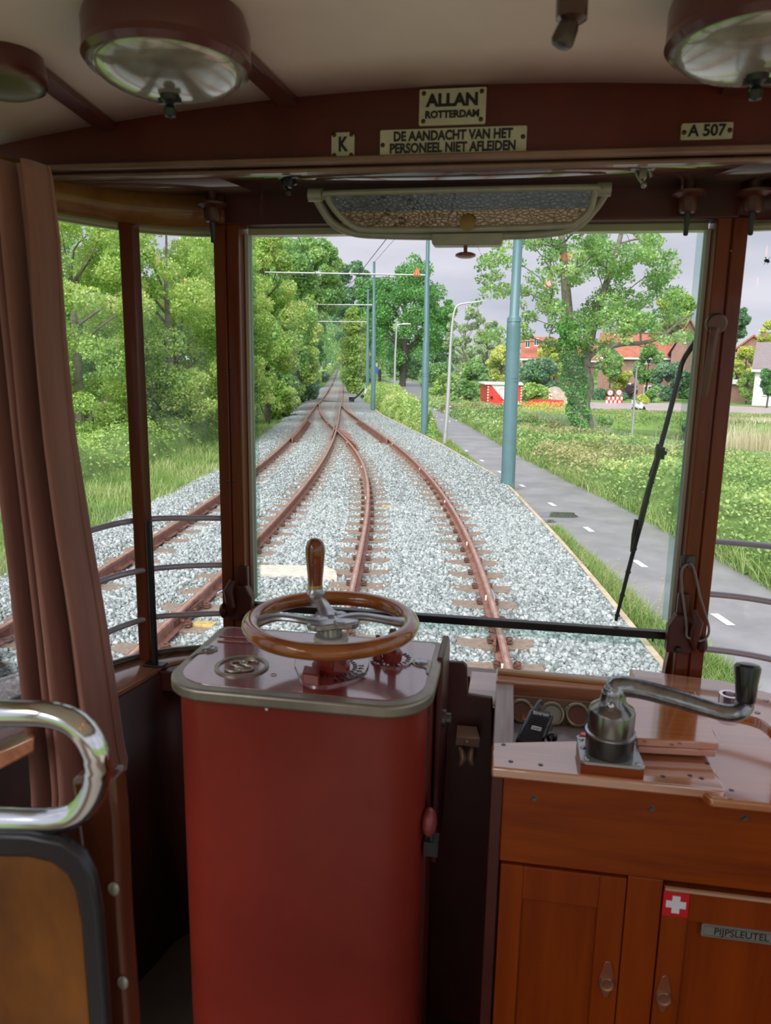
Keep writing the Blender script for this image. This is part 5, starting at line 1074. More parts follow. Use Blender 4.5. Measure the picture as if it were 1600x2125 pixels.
na, nb = (lambda y: fR(y)+.25), (lambda y: fPL(y)-.35-np.clip(30-y, 0, 3)*.15)
hn = hump(na, nb, .95, 7.1, 1.0)
base('undergrowth', na, nb, 26.5, 76, hn, UND, 'leafy undergrowth between the ballast and the cycle path')
x, y = region(42000, 26.5, 78, na, nb, 1.3); carpet('nettle_leaves', x, y, hn, sz, LM_BRIGHT, 'light green nettle patch between the gravel and the cycle path', 'nettles')
la = lambda y: fL(y)-9.5; lbf = lambda y: fL(y)-np.interp(y, [8, 12, 18, 24, 30, 50], [3.2, 2.7, 2.0, 1.2, .7, .7])
hl_ = hump(la, lbf, 1.15, 12.4, .5)
base('undergrowth', la, lbf, 9, 85, hl_, UND, 'leafy undergrowth at the foot of the left trees', .3)
x, y = region(90000, 9, 85, la, lbf, 1.7); carpet('shrub_leaves', x, y, hl_, sz, LM_BRIGHT, 'pale green shrubs at the foot of the left trees', 'shrubs')
def grass(name, n, y0, y1, fa, fb, hmin, hmax, wd, lm, label, p=1., lean=.4, zf=tz, cat='grass', hm=None):
    x, y = region(n, y0, y1, fa, fb, p); k = np.ones(n, bool); h = rng.uniform(hmin, hmax, n)*(1+.5*gnoise(x, y, .8, 5.))*(hm(x, y) if hm else 1)
    V, Q = blades(np.stack([x, y, zf(x, y)], 1), h, wd*(1+y/25), lean); return tag(npobj(name, V, Q, lm), label, cat, None, 'stuff')
grass('meadow_grass', 60000, 7, 34, lambda y: fL(y)-4.5, lambda y: fL(y)+.25, .10, .32, .0055, LM_GRASS, 'bright green grass left of the gravel', 1.3)
grass('verge_grass', 20000, 2.5, 13, lambda y: fR(y)+.06, lambda y: fPL(y)-.02, .05, .20, .0035, LM_GRASS, 'grass verge between edging boards and path, near part', 1., .5)
grass('verge_grass', 16000, 18.5, 40, lambda y: fR(y)+.1, lambda y: fPL(y)-.05, .05, .18, .005, LM_GRASS, 'grass verge between edging boards and path, farther part', 1., .5)
grass('near_tuft', 5000, 5.9, 7.4, lambda y: fPL(y)-.3, lambda y: fPL(y)+.02+.22*np.sin((y-5.9)*2), .08, .22, .004, LM_GRASS, 'grass tuft growing onto the path by the brake valve', 1., .6)
grass('bank_grass', 50000, 16, 50, brb, lambda y: np.interp(y, [16, 22, 31, 36, 43, 50], [40, 26, 20, 10.5, 6.5, 4.5]), .22, .60, .007, LM_TALL, 'tall green grass on the near canal bank', 1.2, .3, hm=lambda x, y: np.where(x > 4.2, np.clip((np.interp(x, [p[0] for p in CANN], [p[1] for p in CANN])-y-12)/8, .12, 1), 1))
grass('path_edge_grass', 9000, 9, 40, lambda y: fPR(y)-.02, lambda y: fPR(y)+.5, .10, .40, .006, LM_GRASS, 'grass at the foot of the brambles along the path', 1.6, .6)
def on(px, n, spread, Yr, lm, hmin, hmax, nm, lab, cat, wdt=.010):
    P = []
    for _ in range(n):
        x_, y_ = random.uniform(*px[0]), random.uniform(*px[1]); g_ = G(x_, y_, -.9); P.append((g_.x+random.gauss(0, spread), g_.y+random.gauss(0, spread), 0))
    P = np.array(P); P[:, 2] = tz(P[:, 0], P[:, 1]); V, Q = blades(P, rng.uniform(hmin, hmax, n), np.full(n, wdt), .25); return tag(npobj(nm, V, Q, lm), lab, cat, None, 'stuff')
on(((1490, 1660), (928, 965)), 1500, .3, 0, LM_REED, .5, 1.25, 'dry_reeds', 'dry pale reeds on the near canal bank at right', 'reeds')
on(((1380, 1600), (905, 925)), 350, .5, 0, LM_REED, .5, 1.0, 'dry_reeds', 'thin dry reeds at the water edge', 'reeds')
on(((1240, 1640), (890, 899)), 4000, .4, 0, LM_REED, .10, .32, 'bank_stubble', 'brown stubble on the far canal edge', 'grass', .014)
grass('lawn_grass', 30000, 46, 56, lambda y: 4.8+0*y, lambda y: 24+0*y, .04, .12, .016, LM_GRASS, 'short mown lawn beyond the canal', 1., .5)
# some taller stems at the verge
def fn(m):
    for px, py, hgt in ((1210, 1185, .5), (1255, 1225, .45), (1275, 1240, .55), (1310, 1280, .5), (1335, 1300, .55), (1362, 1320, .7), (1085, 1050, .45), (1075, 1060, .5), (1062, 1040, .5)):
        c = G(px, py+10, -.3); p = [c+Vector((0, 0, hgt*s))+Vector((.04*math.sin(s*3+px), 0, 0)) for s in (0, .3, .6, .85, 1)]; m.tube(p, [.004, .004, .003, .003, .001], 5)
        for j in range(26):
            s = .35+.65*j/26; a = j*2.4; q = c+Vector((0, 0, hgt*s)); e_ = q+Vector((.05*math.cos(a)*(1.2-s), .05*math.sin(a)*(1.2-s), .01)); n_ = Vector((-math.sin(a), math.cos(a), 0))*.012; m.add([q, (q+e_)/2+n_, e_, (q+e_)/2-n_], [(0, 1, 2, 3)])
top('verge_weeds', LM_RUST, fn, 'tall thin weeds standing in the grass verge', 'weeds', None, 'stuff')

# ------------------------------------------------------------------ trees
def clump_cloud(cs, rs, n, size, up=.4, flat=.8):
    cs = np.array(cs); rs = np.array(rs); w_ = rs**2; i = rng.choice(len(cs), n, p=w_/w_.sum()); d = unit(rng.normal(size=(n, 3))); r = rng.uniform(.35, 1, n)**.6
    P = cs[i]+d*(rs[i]*r)[:, None]*np.array([1, 1, flat]); return leaves(P, np.full(n, size), up)
def tree(name, label, cat, px, Y, top_, bot, rx, n, lm, group=None, leaf=None, clumps=46, trunk=True, dens_top=1., cr_=.34, depth=None, bark=BARKD):
    c0 = X(px, (top_+bot)/2, Y); zt, zb = X(px, top_, Y).z, X(px, bot, Y).z; R_x = rx*Y/F; g = float(tz(c0.x, Y)); ry = depth or R_x*.9
    root = thing(name, (c0.x, Y, g), label, cat, group)
    cs = []; rs = []; zc, hz = (zt+zb)/2, (zt-zb)/2
    while len(cs) < clumps:
        v = unit(rng.normal(size=(1, 3)))[0]*rng.uniform(.35, 1)**.5
        k = cr_*rng.uniform(.6, 1.15)
        p = np.array([c0.x+v[0]*R_x*(1-k*.6), Y+v[1]*ry*(1-k*.6), zc+v[2]*hz*(1-k*.5)])
        if v[2] > .2 and rng.uniform() > dens_top: continue
        cs.append(p); rs.append(max(.25, min(R_x, hz)*k))
    V, Q = clump_cloud(cs, rs, int(n*1.5), leaf or (.085+.0027*Y)); reparent(npobj('foliage', V, Q, lm), root)
    if trunk:
        def f(m):
            r0 = max(.05, R_x*.07); zz = zc+hz*.35
            m.tube([(c0.x, Y, g), (c0.x+.1*R_x*.3, Y, (g+zz)/2), (c0.x, Y, zz)], [r0, r0*.75, r0*.3], 8)
            for j in range(0, len(cs), max(2, len(cs)//18)):
                s = Vector((c0.x, Y, max(g+.3, min(zz, cs[j][2]-hz*.25)))); e_ = Vector(cs[j]); s.z -= random.uniform(0, .5)*hz*.3; s.z = max(s.z, g+.3); m.tube(spline([s, s.lerp(e_, .5)+Vector((random.uniform(-.1, .1)*R_x, 0, random.uniform(-.02, .14)*R_x)), e_], 3), [r0*.28, r0*.25, r0*.22, r0*.18, r0*.14, r0*.1, r0*.06], 5)
        part('trunk', bark, root, f)
    return root
GT = 'trees of the left woodland edge'
tree('tree', 'leafy tree seen left of the slim mullion', 'tree', 150, 20, 330, 965, 180, 52000, LM_BRIGHT, GT, leaf=.085, clumps=130, dens_top=.6, cr_=.22, bark=BARK)
tree('tree', 'leafy tree seen between mullion and left post', 'tree', 345, 23, 340, 940, 165, 50000, LM_BRIGHT, GT, leaf=.095, clumps=130, dens_top=.6, cr_=.22, bark=BARK)
tree('tree', 'leafy tree directly behind the left post', 'tree', 470, 27, 360, 900, 120, 34000, LM_BRIGHT, GT, leaf=.11, clumps=90, dens_top=.7, cr_=.25)
tree('tree', 'bright tree just right of the left post', 'tree', 552, 33, 400, 880, 82, 26000, LM_BRIGHT, GT, leaf=.12, clumps=70, cr_=.3)
tree('tree', 'tall tree rising over the junction at left', 'tree', 590, 42, 405, 850, 76, 16000, LM_MID, GT, clumps=50)
tree('tree', 'tree leaning over the ballast at left', 'tree', 618, 52, 560, 835, 50, 11000, LM_BRIGHT, GT, clumps=40)
tree('tree', 'high spreading tree left of the avenue opening', 'tree', 648, 66, 466, 700, 70, 17000, LM_MID, GT, clumps=46, cr_=.3)
tree('tree', 'tree filling the left side of the avenue', 'tree', 640, 90, 560, 800, 42, 8000, LM_DEEP, GT, clumps=36)
tree('shrub', 'low dark shrub at the left edge of the junction', 'shrub', 632, 57, 755, 838, 34, 7000, LM_DARK, clumps=26, trunk=False, cr_=.45)
tree('shrub', 'round light shrub at the gravel edge left of the junction', 'shrub', 580, 38, 790, 878, 44, 7000, LM_BRIGHT, clumps=26, trunk=False, cr_=.4)
for i, (px, Y, t_, b_, rx, lm) in enumerate(((-60, 22, 300, 960, 170, LM_MID), (60, 30, 420, 900, 160, LM_MID), (250, 34, 400, 880, 150, LM_MID), (410, 40, 420, 870, 120, LM_MID), (520, 52, 430, 850, 80, LM_MID))):
    tree('woodland_tree', ['tree hidden behind the brown curtain', 'deep green tree behind the leftmost tree', 'deep green tree behind the slim mullion', 'deep green tree behind the tree between mullion and post', 'deep green tree behind the bright tree by the post'][i], 'tree', px, Y, t_, b_, rx, 16000, lm, 'second row of the left woodland', clumps=50, cr_=.27, dens_top=.4)
GA = 'trees lining the avenue'
tree('tree', 'bright green column of foliage right of the far track', 'tree', 734, 72, 625, 838, 34, 14000, LM_BRIGHT, GA, clumps=60, cr_=.5)
tree('shrub', 'dark bushes at the foot of the foliage right of the far track', 'shrub', 748, 76, 740, 835, 26, 6000, LM_DEEP, clumps=24, trunk=False, cr_=.6)
tree('shrub', 'green bushes under the large dark oak', 'shrub', 905, 98, 748, 800, 44, 6000, LM_MID, clumps=26, trunk=False, cr_=.6)
tree('tree', 'dark tree arching over the far track', 'tree', 733, 112, 515, 745, 46, 9000, LM_DARK, GA, clumps=40)
tree('tree', 'deep green tree behind the far poles', 'tree', 752, 80, 560, 800, 30, 8000, LM_DEEP, GA, clumps=36)
tree('tree', 'large dark green oak behind the path lamp', 'tree', 838, 108, 512, 800, 98, 26000, LM_DEEP, None, clumps=90, cr_=.25, leaf=.33)
tree('tree', 'smaller green tree right of the large oak', 'tree', 905, 118, 590, 790, 46, 8000, LM_DEEP, clumps=36)
tree('tree', 'wispy grey green birch behind the tall street lamp', 'tree', 965, 95, 625, 790, 48, 3200, LM_GREY, clumps=46, cr_=.2, bark=BARK)
tree('tree', 'faint grey green tree farther right of the birch', 'tree', 1010, 115, 660, 800, 40, 3200, LM_GREY, clumps=30, cr_=.22)
tree('shrub', 'yellow green shrub left of the large pole', 'shrub', 1040, 82, 708, 800, 34, 5000, LM_YEL, clumps=26)
tree('shrub', 'dark shrub under the birch', 'shrub', 985, 76, 738, 830, 34, 5000, LM_MID, clumps=26, trunk=False)
tree('shrub', 'green shrub in front of the blue railing', 'shrub', 925, 62, 770, 850, 34, 5000, LM_BRIGHT, clumps=26, trunk=False)
tree('shrub', 'green shrub left of the red site cabin', 'shrub', 965, 54, 785, 870, 32, 5000, LM_MID, clumps=26, trunk=False)
tree('tree', 'dark rounded tree right of the large pole', 'tree', 1122, 78, 738, 838, 48, 7000, LM_DARK, clumps=36)
tree('tree', 'yellow green tree left of the ivy trunk', 'tree', 1150, 84, 705, 800, 34, 5000, LM_YEL, clumps=26)
tree('shrub', 'low bright hedge right of the site cabin', 'hedge', 1110, 66, 795, 840, 46, 5000, LM_BRIGHT, clumps=26, trunk=False, cr_=.6)
tree('shrub', 'ochre shrub in front of the brick houses', 'shrub', 1283, 82, 745, 830, 26, 3500, LM_YEL, clumps=22)
tree('shrub', 'purple shrub in front of the brick houses', 'shrub', 1305, 80, 792, 830, 18, 2000, LM_PUR, clumps=16, trunk=False)
tree('shrub', 'dark garden shrubs behind the barrier', 'shrub', 1262, 76, 805, 840, 46, 4500, LM_DARK, clumps=26, trunk=False, cr_=.6)
tree('shrub', 'round clipped yellow green bush beside the scooter', 'shrub', 1333, 68, 818, 846, 10, 1800, LM_YEL, clumps=10, trunk=False, cr_=.8)
tree('shrub', 'garden shrubs right of the scooter', 'shrub', 1360, 72, 800, 838, 18, 2200, LM_MID, clumps=14, trunk=False)
tree('tree', 'leafy garden tree in front of the long brick house', 'tree', 1345, 78, 712, 800, 30, 5000, LM_MID, clumps=26)
tree('tree', 'small garden tree under the low limb of the ivy tree', 'tree', 1268, 79, 722, 790, 26, 4000, LM_MID, clumps=22)
tree('tree', 'round dark garden tree left of the right post', 'tree', 1392, 76, 745, 838, 38, 6000, LM_DARK, clumps=30)
tree('tree', 'green tree above the brick gable', 'tree', 1398, 92, 590, 700, 38, 5000, LM_BRIGHT, clumps=30)
tree('tree', 'tree behind the brick houses', 'tree', 1330, 110, 640, 760, 60, 5000, LM_MID, clumps=30)
tree('conifer', 'tall bluish conifer right of the right post', 'conifer', 1506, 92, 668, 800, 14, 4000, LM_DARK, clumps=26, cr_=.7)
tree('tree', 'bluish green tree above the conifer', 'tree', 1528, 118, 632, 715, 26, 4000, LM_DARK, clumps=26)
tree('shrub', 'purple leaved shrub beside the white house', 'shrub', 1518, 88, 738, 800, 30, 3000, LM_PUR, clumps=20)
tree('shrub', 'ochre green tree beside the white house', 'tree', 1548, 86, 715, 790, 30, 3500, LM_YEL, clumps=24)
tree('shrub', 'bright bush in front of the garage', 'shrub', 1552, 74, 765, 832, 20, 4000, LM_BRIGHT, clumps=22)
tree('shrub', 'clipped dome bush on the garage', 'shrub', 1511, 84, 770, 796, 12, 2200, LM_MID, clumps=10, trunk=False, cr_=.8)
tree('tree', 'round clipped tree in front of the white house', 'tree', 1597, 66, 757, 825, 24, 5000, LM_DEEP, clumps=26)
tree('tree', 'yellow green tree at the right edge', 'tree', 1606, 84, 640, 735, 30, 4000, LM_YEL, clumps=26)
tree('shrub', 'green shrubs left of the white square sign', 'shrub', 1440, 84, 770, 836, 40, 3000, LM_MID, clumps=22)
# far rows
for i, (dx, Y, lm, hgt, r) in enumerate(((-6.5, 125, LM_DEEP, 13, 5), (-8, 150, LM_MID, 15, 6), (-8, 185, LM_DEEP, 16, 7), (-9, 230, LM_MID, 18, 8), (-10, 300, LM_DARK, 20, 10), (6.5, 135, LM_MID, 14, 5.5), (7, 160, LM_DEEP, 15, 6), (8, 200, LM_MID, 17, 7), (9, 250, LM_DEEP, 18, 8), (8, 330, LM_DARK, 20, 11))):
    xc = float(fA(Y))+.7+dx; p = [Vector(k_) for k_ in ((xc, Y, 0),)][0]
    root = thing('avenue_tree', (xc, Y, float(zr(Y))-.3), 'distant tree of the avenue beyond the junction', 'tree', 'distant avenue trees')
    cs = [np.array([xc, Y, 0])+np.array([rng.normal()*r*.5, rng.normal()*r*.6, float(zr(Y))+(2.5 if dx < 0 else 1)+rng.uniform(0, hgt-3)]) for _ in range(40)]
    V, Q = clump_cloud(cs, [r*.35]*40, 5000, .12+.0022*Y); reparent(npobj('foliage', V, Q, lm), root)
    part('trunk', BARKD, root, lambda m: m.tube([(xc, Y, float(zr(Y))-.3), (xc, Y, float(zr(Y))+hgt*.6)], [.3, .15], 8))
for s, dx, lab in ((-1, -2.6, 'clipped hedge left of the far single track'), (1, 2.8, 'hedge right of the far single track')):
    n = 26000; y = 92+(330-92)*rng.uniform(0, 1, n)**1.6; x = fA(y)+.7+dx+rng.uniform(-.6, .6, n)+(0 if s > 0 else 0); z = zr(y)-.3+rng.uniform(0, 1.9 if s < 0 else 2.6, n)
    V, Q = leaves(np.stack([x, y, z], 1), .10+.0014*y); tag(npobj('far_hedge', V, Q, LM_BRIGHT if s < 0 else LM_MID), lab, 'hedge')
tree('shrub', 'dark round clipped bush at the end of the left hedge', 'shrub', 671, 98, 771, 793, 10, 3500, LM_DARK, clumps=10, trunk=False, cr_=.9)
for px0, px1, t0_, lm, Y, n, lab in ((930, 1110, 690, LM_GREY, 150, 9000, 'hazy far tree line behind the birch'), (640, 760, 640, LM_DARK, 360, 5000, 'hazy far trees closing the avenue'), (1100, 1700, 715, LM_MID, 140, 14000, 'far tree line behind the houses'), (560, 700, 600, LM_MID, 130, 6000, 'far trees behind the left woodland')):
    cs = []; rs = []
    for _ in range(50):
        px = random.uniform(px0, px1); c = X(px, random.uniform(t0_+12, 785), Y); cs.append((c.x, Y+random.uniform(-6, 6), c.z)); rs.append(random.uniform(14, 26)*Y/F)
    V, Q = clump_cloud(cs, rs, n, .14+.0022*Y); tag(npobj('treeline', V, Q, lm), lab, 'trees', None, 'stuff')

# the ivy clad tree with thin crown
it = thing('ivy_tree', (G(1205, 915, -.36)), 'tall thin crowned tree with ivy clad trunk beside the path', 'tree')
YI = it.location.y
def tp(x, y, d=0.): return X(x, y, YI+d)
tr1 = [(1208, 925), (1200, 860), (1192, 780), (1183, 700), (1176, 620), (1170, 540), (1164, 470), (1160, 380)]
tr2 = [(1216, 925), (1220, 880), (1213, 840), (1222, 800), (1215, 760), (1226, 700), (1240, 640), (1268, 560), (1290, 480), (1300, 400)]
w0 = [.30, .26, .25, .24, .20, .16, .13, .09]
part('trunk', BARK, it, lambda m: (m.tube(spline([tp(*p) for p in tr1], 4), [float(np.interp(i, [0, 28], [.32, .09])) for i in range(29)], 12), m.tube(spline([tp(*p, .5) for p in tr2], 4), [float(np.interp(i, [0, 20, 36], [.24, .18, .05])) for i in range(37)], 12)))
part('low_limb', BARK, it, lambda m: m.tube(spline([tp(*p, .4) for p in ((1204, 755), (1240, 728), (1290, 714), (1330, 712), (1370, 700), (1410, 668), (1440, 650))], 5), [float(np.interp(i, [0, 30], [.14, .03])) for i in range(31)], 10))
boxes = [(985, 1070, 505, 560, 9, .6), (965, 1040, 560, 640, 7, .5), (1000, 1110, 640, 720, 10, .6), (1090, 1260, 475, 560, 30, 1), (1110, 1300, 560, 660, 34, 1), (1250, 1400, 480, 560, 18, .8), (1290, 1425, 560, 680, 22, .9), (1180, 1330, 650, 720, 22, 1), (1230, 1430, 640, 725, 24, .8), (1040, 1110, 600, 690, 7, .6), (1100, 1165, 640, 720, 5, .7), (1340, 1425, 500, 560, 7, .7), (1060, 1200, 380, 480, 20, 1), (1200, 1360, 380, 480, 20, 1), (1235, 1290, 720, 780, 5, .6)]
cs, rs, ws = [], [], []
for x0, x1, y0, y1, n_, dn in boxes:
    for _ in range(n_):
        p = tp(random.uniform(x0, x1), random.uniform(y0, y1), random.uniform(-2.4, 2.4)); cs.append(tuple(p)); rs.append(random.uniform(.28, .60)*(.7+.3*dn))
V, Q = clump_cloud(cs, rs, 30000, .125, .5, .6); reparent(npobj('foliage', V, Q, LM_MID), it)
def fn(m):
    ax = [tp(p.x, p.y) for p in spline([(a, b, 0) for a, b in tr1], 3)][8:]; bx = [tp(p.x, p.y, .5) for p in spline([(a, b, 0) for a, b in tr2], 3)][12:]
    lim = [tp(1290, 714, .4), tp(1330, 712, .4), tp(1370, 700, .4), tp(1410, 668, .4)]
    nodes = [(q, .055) for q in ax+bx+lim]; todo = sorted([Vector(c) for c in cs], key=lambda c: min((q-c).length for q in ax+bx))
    for c in todo:
        q, r = min(nodes, key=lambda k: (k[0]-c).length+max(0, k[0].z-c.z)*1.5); r2 = max(.010, r*.72)
        mid = q.lerp(c, .5)+Vector((random.uniform(-.12, .12), random.uniform(-.1, .1), random.uniform(-.15, .2)))*(c-q).length*.6
        m.tube(spline([q, mid, c], 3), [r*.8+(r2-r*.8)*i/6 for i in range(7)], 5); nodes.append((c, r2))
part('branches', BARK, it, fn)
ivp = spline([tp(*p) for p in ((1206, 900), (1200, 860), (1190, 780), (1182, 700), (1176, 655))], 6); n = 9000; k = rng.uniform(0, len(ivp)-1.01, n); i0 = k.astype(int); P0 = np.array([tuple(p) for p in ivp]); P = P0[i0]*(1-(k-i0))[:, None]+P0[i0+1]*(k-i0)[:, None]
a = rng.uniform(0, 2*PI, n); rr_ = .36+.10*np.sin(k*1.3+a*2)+rng.normal(size=n)*.04; rr_ *= np.interp(k, [0, 3, 12, 20, 24], [.75, .85, 1.15, 1.0, .5]); P = P+np.stack([np.cos(a)*rr_, np.sin(a)*rr_, 0*a], 1)
V, Q = leaves(P, np.full(n, .10), .1); reparent(npobj('ivy', V, Q, LM_IVY), it)
x_ = []
c = G(1440, 905, -.9)
tree('shrub', 'small dark waterside shrub', 'shrub', 1197+230, 46, 872, 900, 10, 1200, LM_DARK, clumps=8, trunk=False, cr_=.7)
tree('shrub', 'brownish shrub at the near end of the canal', 'shrub', 1250, 46, 862, 892, 24, 2500, LM_MID, clumps=14, trunk=False, cr_=.6)
yf = G(1135, 858, -.1)
V, Q = leaves(np.stack([rng.normal(yf.x, 1.1, 1500), rng.normal(yf.y, .6, 1500), rng.uniform(-.1, .55, 1500)], 1), np.full(1500, .11)); tag(npobj('yellow_flowers', V, Q, leafmat('yellow petals', (.6, .55, .05), (.8, .72, .08), (.9, .8, .2))), 'patch of yellow flowers below the red beams', 'flowers', None, 'stuff')
V, Q = leaves(np.stack([rng.uniform(.2, 1, 260)*0+fR(np.linspace(28, 60, 260))+rng.uniform(.4, 3, 260), np.linspace(28, 60, 260), tz(0, 40)+rng.uniform(.7, 1.1, 260)], 1), np.full(260, .10)); tag(npobj('white_blossom', V, Q, WHITE), 'white blossoms on the nettle patch', 'flowers', None, 'stuff')

# ------------------------------------------------------------------ poles, wires, lamps
TEAL = mat('teal pole paint', (.14, .26, .285), .35, .1, var=.12, vscale=2)
def stepped(name, label, base_, Y, px_pts, group, parts_=()):
    """px_pts: list of (px, py, radius) from the foot up on plane Y"""
    r = thing(name, base_, label, 'pole', group)
    part('shaft', TEAL, r, lambda m: m.tube([tuple(X(x, y, Y)) for x, y, _ in px_pts], [q for _, _, q in px_pts], 24, up=(0, 1, 0)), ang=60); return r
p1 = stepped('overhead_line_pole', 'large teal pole standing right beside the edging boards', G(1053, 1018, -.36), 17.05, [(1053, 1022, .158), (1066, 680, .150), (1067, 660, .145), (1067, 655, .105), (1076, 480, .100), (1082, 330, .095)], 'teal overhead line poles')
part('collar', TEAL, p1, lambda m: m.cyl(X(1067, 668, 17.05), X(1067, 660, 17.05), .160, .150, 24))
part('service_door', mat('teal door', (.13, .24, .265), .35, .1), p1, lambda m: m.prism([(a, b) for a, b in [(-.05, -.36), (.05, -.36), (.05, .20), (.035, .235), (0, .25), (-.035, .235), (-.05, .20)]], -.012, .0, Matrix.Translation(X(1057, 1005, 16.90)+Vector((0, .02, .28))) @ Matrix(((1, 0, 0, 0), (0, 0, 1, 0), (0, 1, 0, 0), (0, 0, 0, 1)))), bevel=.002)
part('band', TEAL, p1, lambda m: [m.cyl(X(1064, y, 17.05), X(1064, y-2, 17.05), .156, .156, 24) for y in (785, 792)])
p2 = stepped('overhead_line_pole', 'teal pole with orange insulators standing in the middle', G(880, 908, -.36), 29.6, [(880, 912, .142), (884, 712, .135), (885, 705, .105), (886, 576, .100), (886.5, 570, .075), (888.5, 480, .072), (890, 330, .07)], 'teal overhead line poles')
part('band', TEAL, p2, lambda m: [m.cyl(X(882.5, y, 29.6), X(882.5, y-1.2, 29.6), .146, .146, 24) for y in (776, 781)])
p3 = stepped('overhead_line_pole', 'slender teal pole in front of the tall green trees', (X(774, 850, 45).x, 45, -.36), 45, [(774, 850, .145), (775.5, 717, .135), (775.5, 713, .11), (776, 632, .105), (776, 628, .075), (776.5, 543, .07)], 'teal overhead line poles')
p4 = stepped('overhead_line_pole', 'bluish pole just left of the slender teal pole', (X(763, 830, 62).x, 62, -.36), 62, [(762.5, 830, .14), (763, 725, .13), (763, 721, .10), (764, 600, .09)], 'teal overhead line poles')
WIRE = mat('overhead wire', (.10, .11, .115), .5, .5); ARMM = mat('pale cantilever tube', (.50, .53, .52), .4, .4)
ORI = mat('orange insulator', (.60, .20, .06), .4)
for P_, Y, xr, xl, y_, lab in ((p2, 29.6, 886, 550, 568, 1), (p3, 45, 775, 612, 633, 2), (p4, 62, 763, 650, 668, 3)):
    a = part('bracket_arm', ARMM, P_, lambda m: m.tube([X(xr, y_+3 if Y < 40 else y_, Y), X(xl, y_-3 if Y < 40 else y_-1, Y)], .030 if Y < 40 else .035, 8))
    part('steady_arms', WIRE, P_, lambda m: [m.tube([X(q, y_+1, Y), X(q+4*s, y_+7*29.6/Y, Y), X(q+s*56*29.6/Y, y_+10*29.6/Y, Y)], .015, 6) for q, s in ((xl+30*29.6/Y, 1), (xr-76*29.6/Y, -1))])
    part('stay_wires', WIRE, P_, lambda m: [m.tube([X(q, y_, Y), X(q+22*29.6/Y, y_-12*29.6/Y, Y)], .008, 5) for q in (xl+12*29.6/Y, xr-190*29.6/Y)])
part('insulator', ORI, p2, lambda m: [m.cyl(X(858+k*5, 571, 29.6), X(861+k*5, 571, 29.6), .10, .10, 12) for k in range(3)])
part('clamp', ORI, p2, lambda m: (m.cbox(X(866, 563, 29.6), (.16, .12, .14)), m.cyl(X(866, 566, 29.6), X(866, 556, 29.6), .05)))
for k, (f1, lab) in enumerate(((lambda y: (fC(y)+fD(y))/2 if y < 51 else (fA(y)+fD(y))/2, 'contact wire over the right-hand track'), (lambda y: (fA(y)+fB(y))/2 if y < 51 else (fA(y)+fD(y))/2-.3, 'contact wire over the left-hand track'))):
    pts = [(float(f1(y)), y, 5.75+.02*math.sin(y)) for y in (-2, 6, 12, 20, 29.6, 37, 45, 53, 62, 80, 100)]; top('contact_wire', WIRE, lambda m: m.tube(pts, .011, 5), lab, 'wire', 'contact wires')
top('feeder_wire', WIRE, lambda m: m.tube([X(888, 470, 29.6), X(820, 495, 35), X(776, 545, 45)], .010, 5), 'sagging feeder wire between the middle pole and the slender pole', 'wire')
for k, (px, py, Y) in enumerate(((665.6, 764, 128), (676.5, 760, 160), (685, 757, 200), (689, 755, 240), (693, 753, 290), (697, 751, 350))):
    c = X(px, py, Y); zt = float(zr(Y)); r = thing('distant_pole', (c.x, Y, zt-.3), 'distant dark pole of the avenue, left of the single track', 'pole', 'distant avenue poles')
    part('shaft', mat('dark green pole', (.06, .09, .085), .5), r, lambda m: m.cyl((c.x, Y, zt-.3), (c.x, Y, zt+7.5), .16, .12, 8))
    if k % 2 == 0: part('sign_plate', WHITE, r, lambda m: m.cbox((c.x, Y-.2, zt+1.8), (.7, .05, .6)))
GALV = mat('galvanised lamp post', (.66, .66, .68), .35, .5)
def lamp(label, base_, Y, pts, rads, head, hsz, grp='path lamps'):
    r = thing('street_lamp', base_, label, 'street lamp', grp); part('post', GALV, r, lambda m: m.tube(spline([X(x, y, Y) for x, y in pts], 4), [float(v) for v in np.interp(np.linspace(0, 1, (len(pts)-1)*4+1), np.linspace(0, 1, len(rads)), rads)], 14, up=(0, 1, 0)))
    part('lamp_head', mat('lamp head grey', (.42, .43, .45), .4, .3), r, lambda m: m.hexa([X(head[0], head[1]+2, Y-.15), X(head[2], head[3]+1, Y-.15), X(head[2], head[3]+1, Y+.15), X(head[0], head[1]+2, Y+.15), X(head[0], head[1]-2, Y-.12), X(head[2], head[3]-1, Y-.1), X(head[2], head[3]-1, Y+.1), X(head[0], head[1]-2, Y+.12)]), bevel=.02); return r
lamp('tall street lamp between the middle pole and the large pole', G(922, 923, -.36), 27.0, [(922, 928), (926, 880), (931, 800), (934, 735), (937, 690), (942, 650), (950, 634), (968, 629), (985, 626)], [.075, .072, .066, .05, .045, .04, .035, .03, .03], (975, 628, 1010, 622), 0)
part('door', GALV, bpy.data.objects['street_lamp'], lambda m: m.cbox(X(925, 885, 26.9), (.05, .02, .35)))
lamp('slim street lamp in front of the large oak', G(818, 820, -.36), 74, [(818, 822), (819, 790), (820, 740), (822, 700), (823, 680), (828, 674), (838, 672)], [.13, .12, .10, .08, .07, .06, .05], (835, 672, 853, 672), 0)
lamp('short pale street lamp on the canal bank right of the ivy tree', (X(1310, 925, 33).x, 33, -.7), 33, [(1309, 930), (1313, 880), (1317, 820), (1321, 765), (1318, 760)], [.055, .05, .045, .04, .04], (1300, 757, 1322, 760), 0)
lamp('pale lamp post half hidden by the right post', (X(1500, 838, 70).x, 70, -.4), 70, [(1497, 838), (1499, 800), (1501, 740), (1502, 734)], [.08, .07, .06, .06], (1500, 733, 1511, 734), 0)

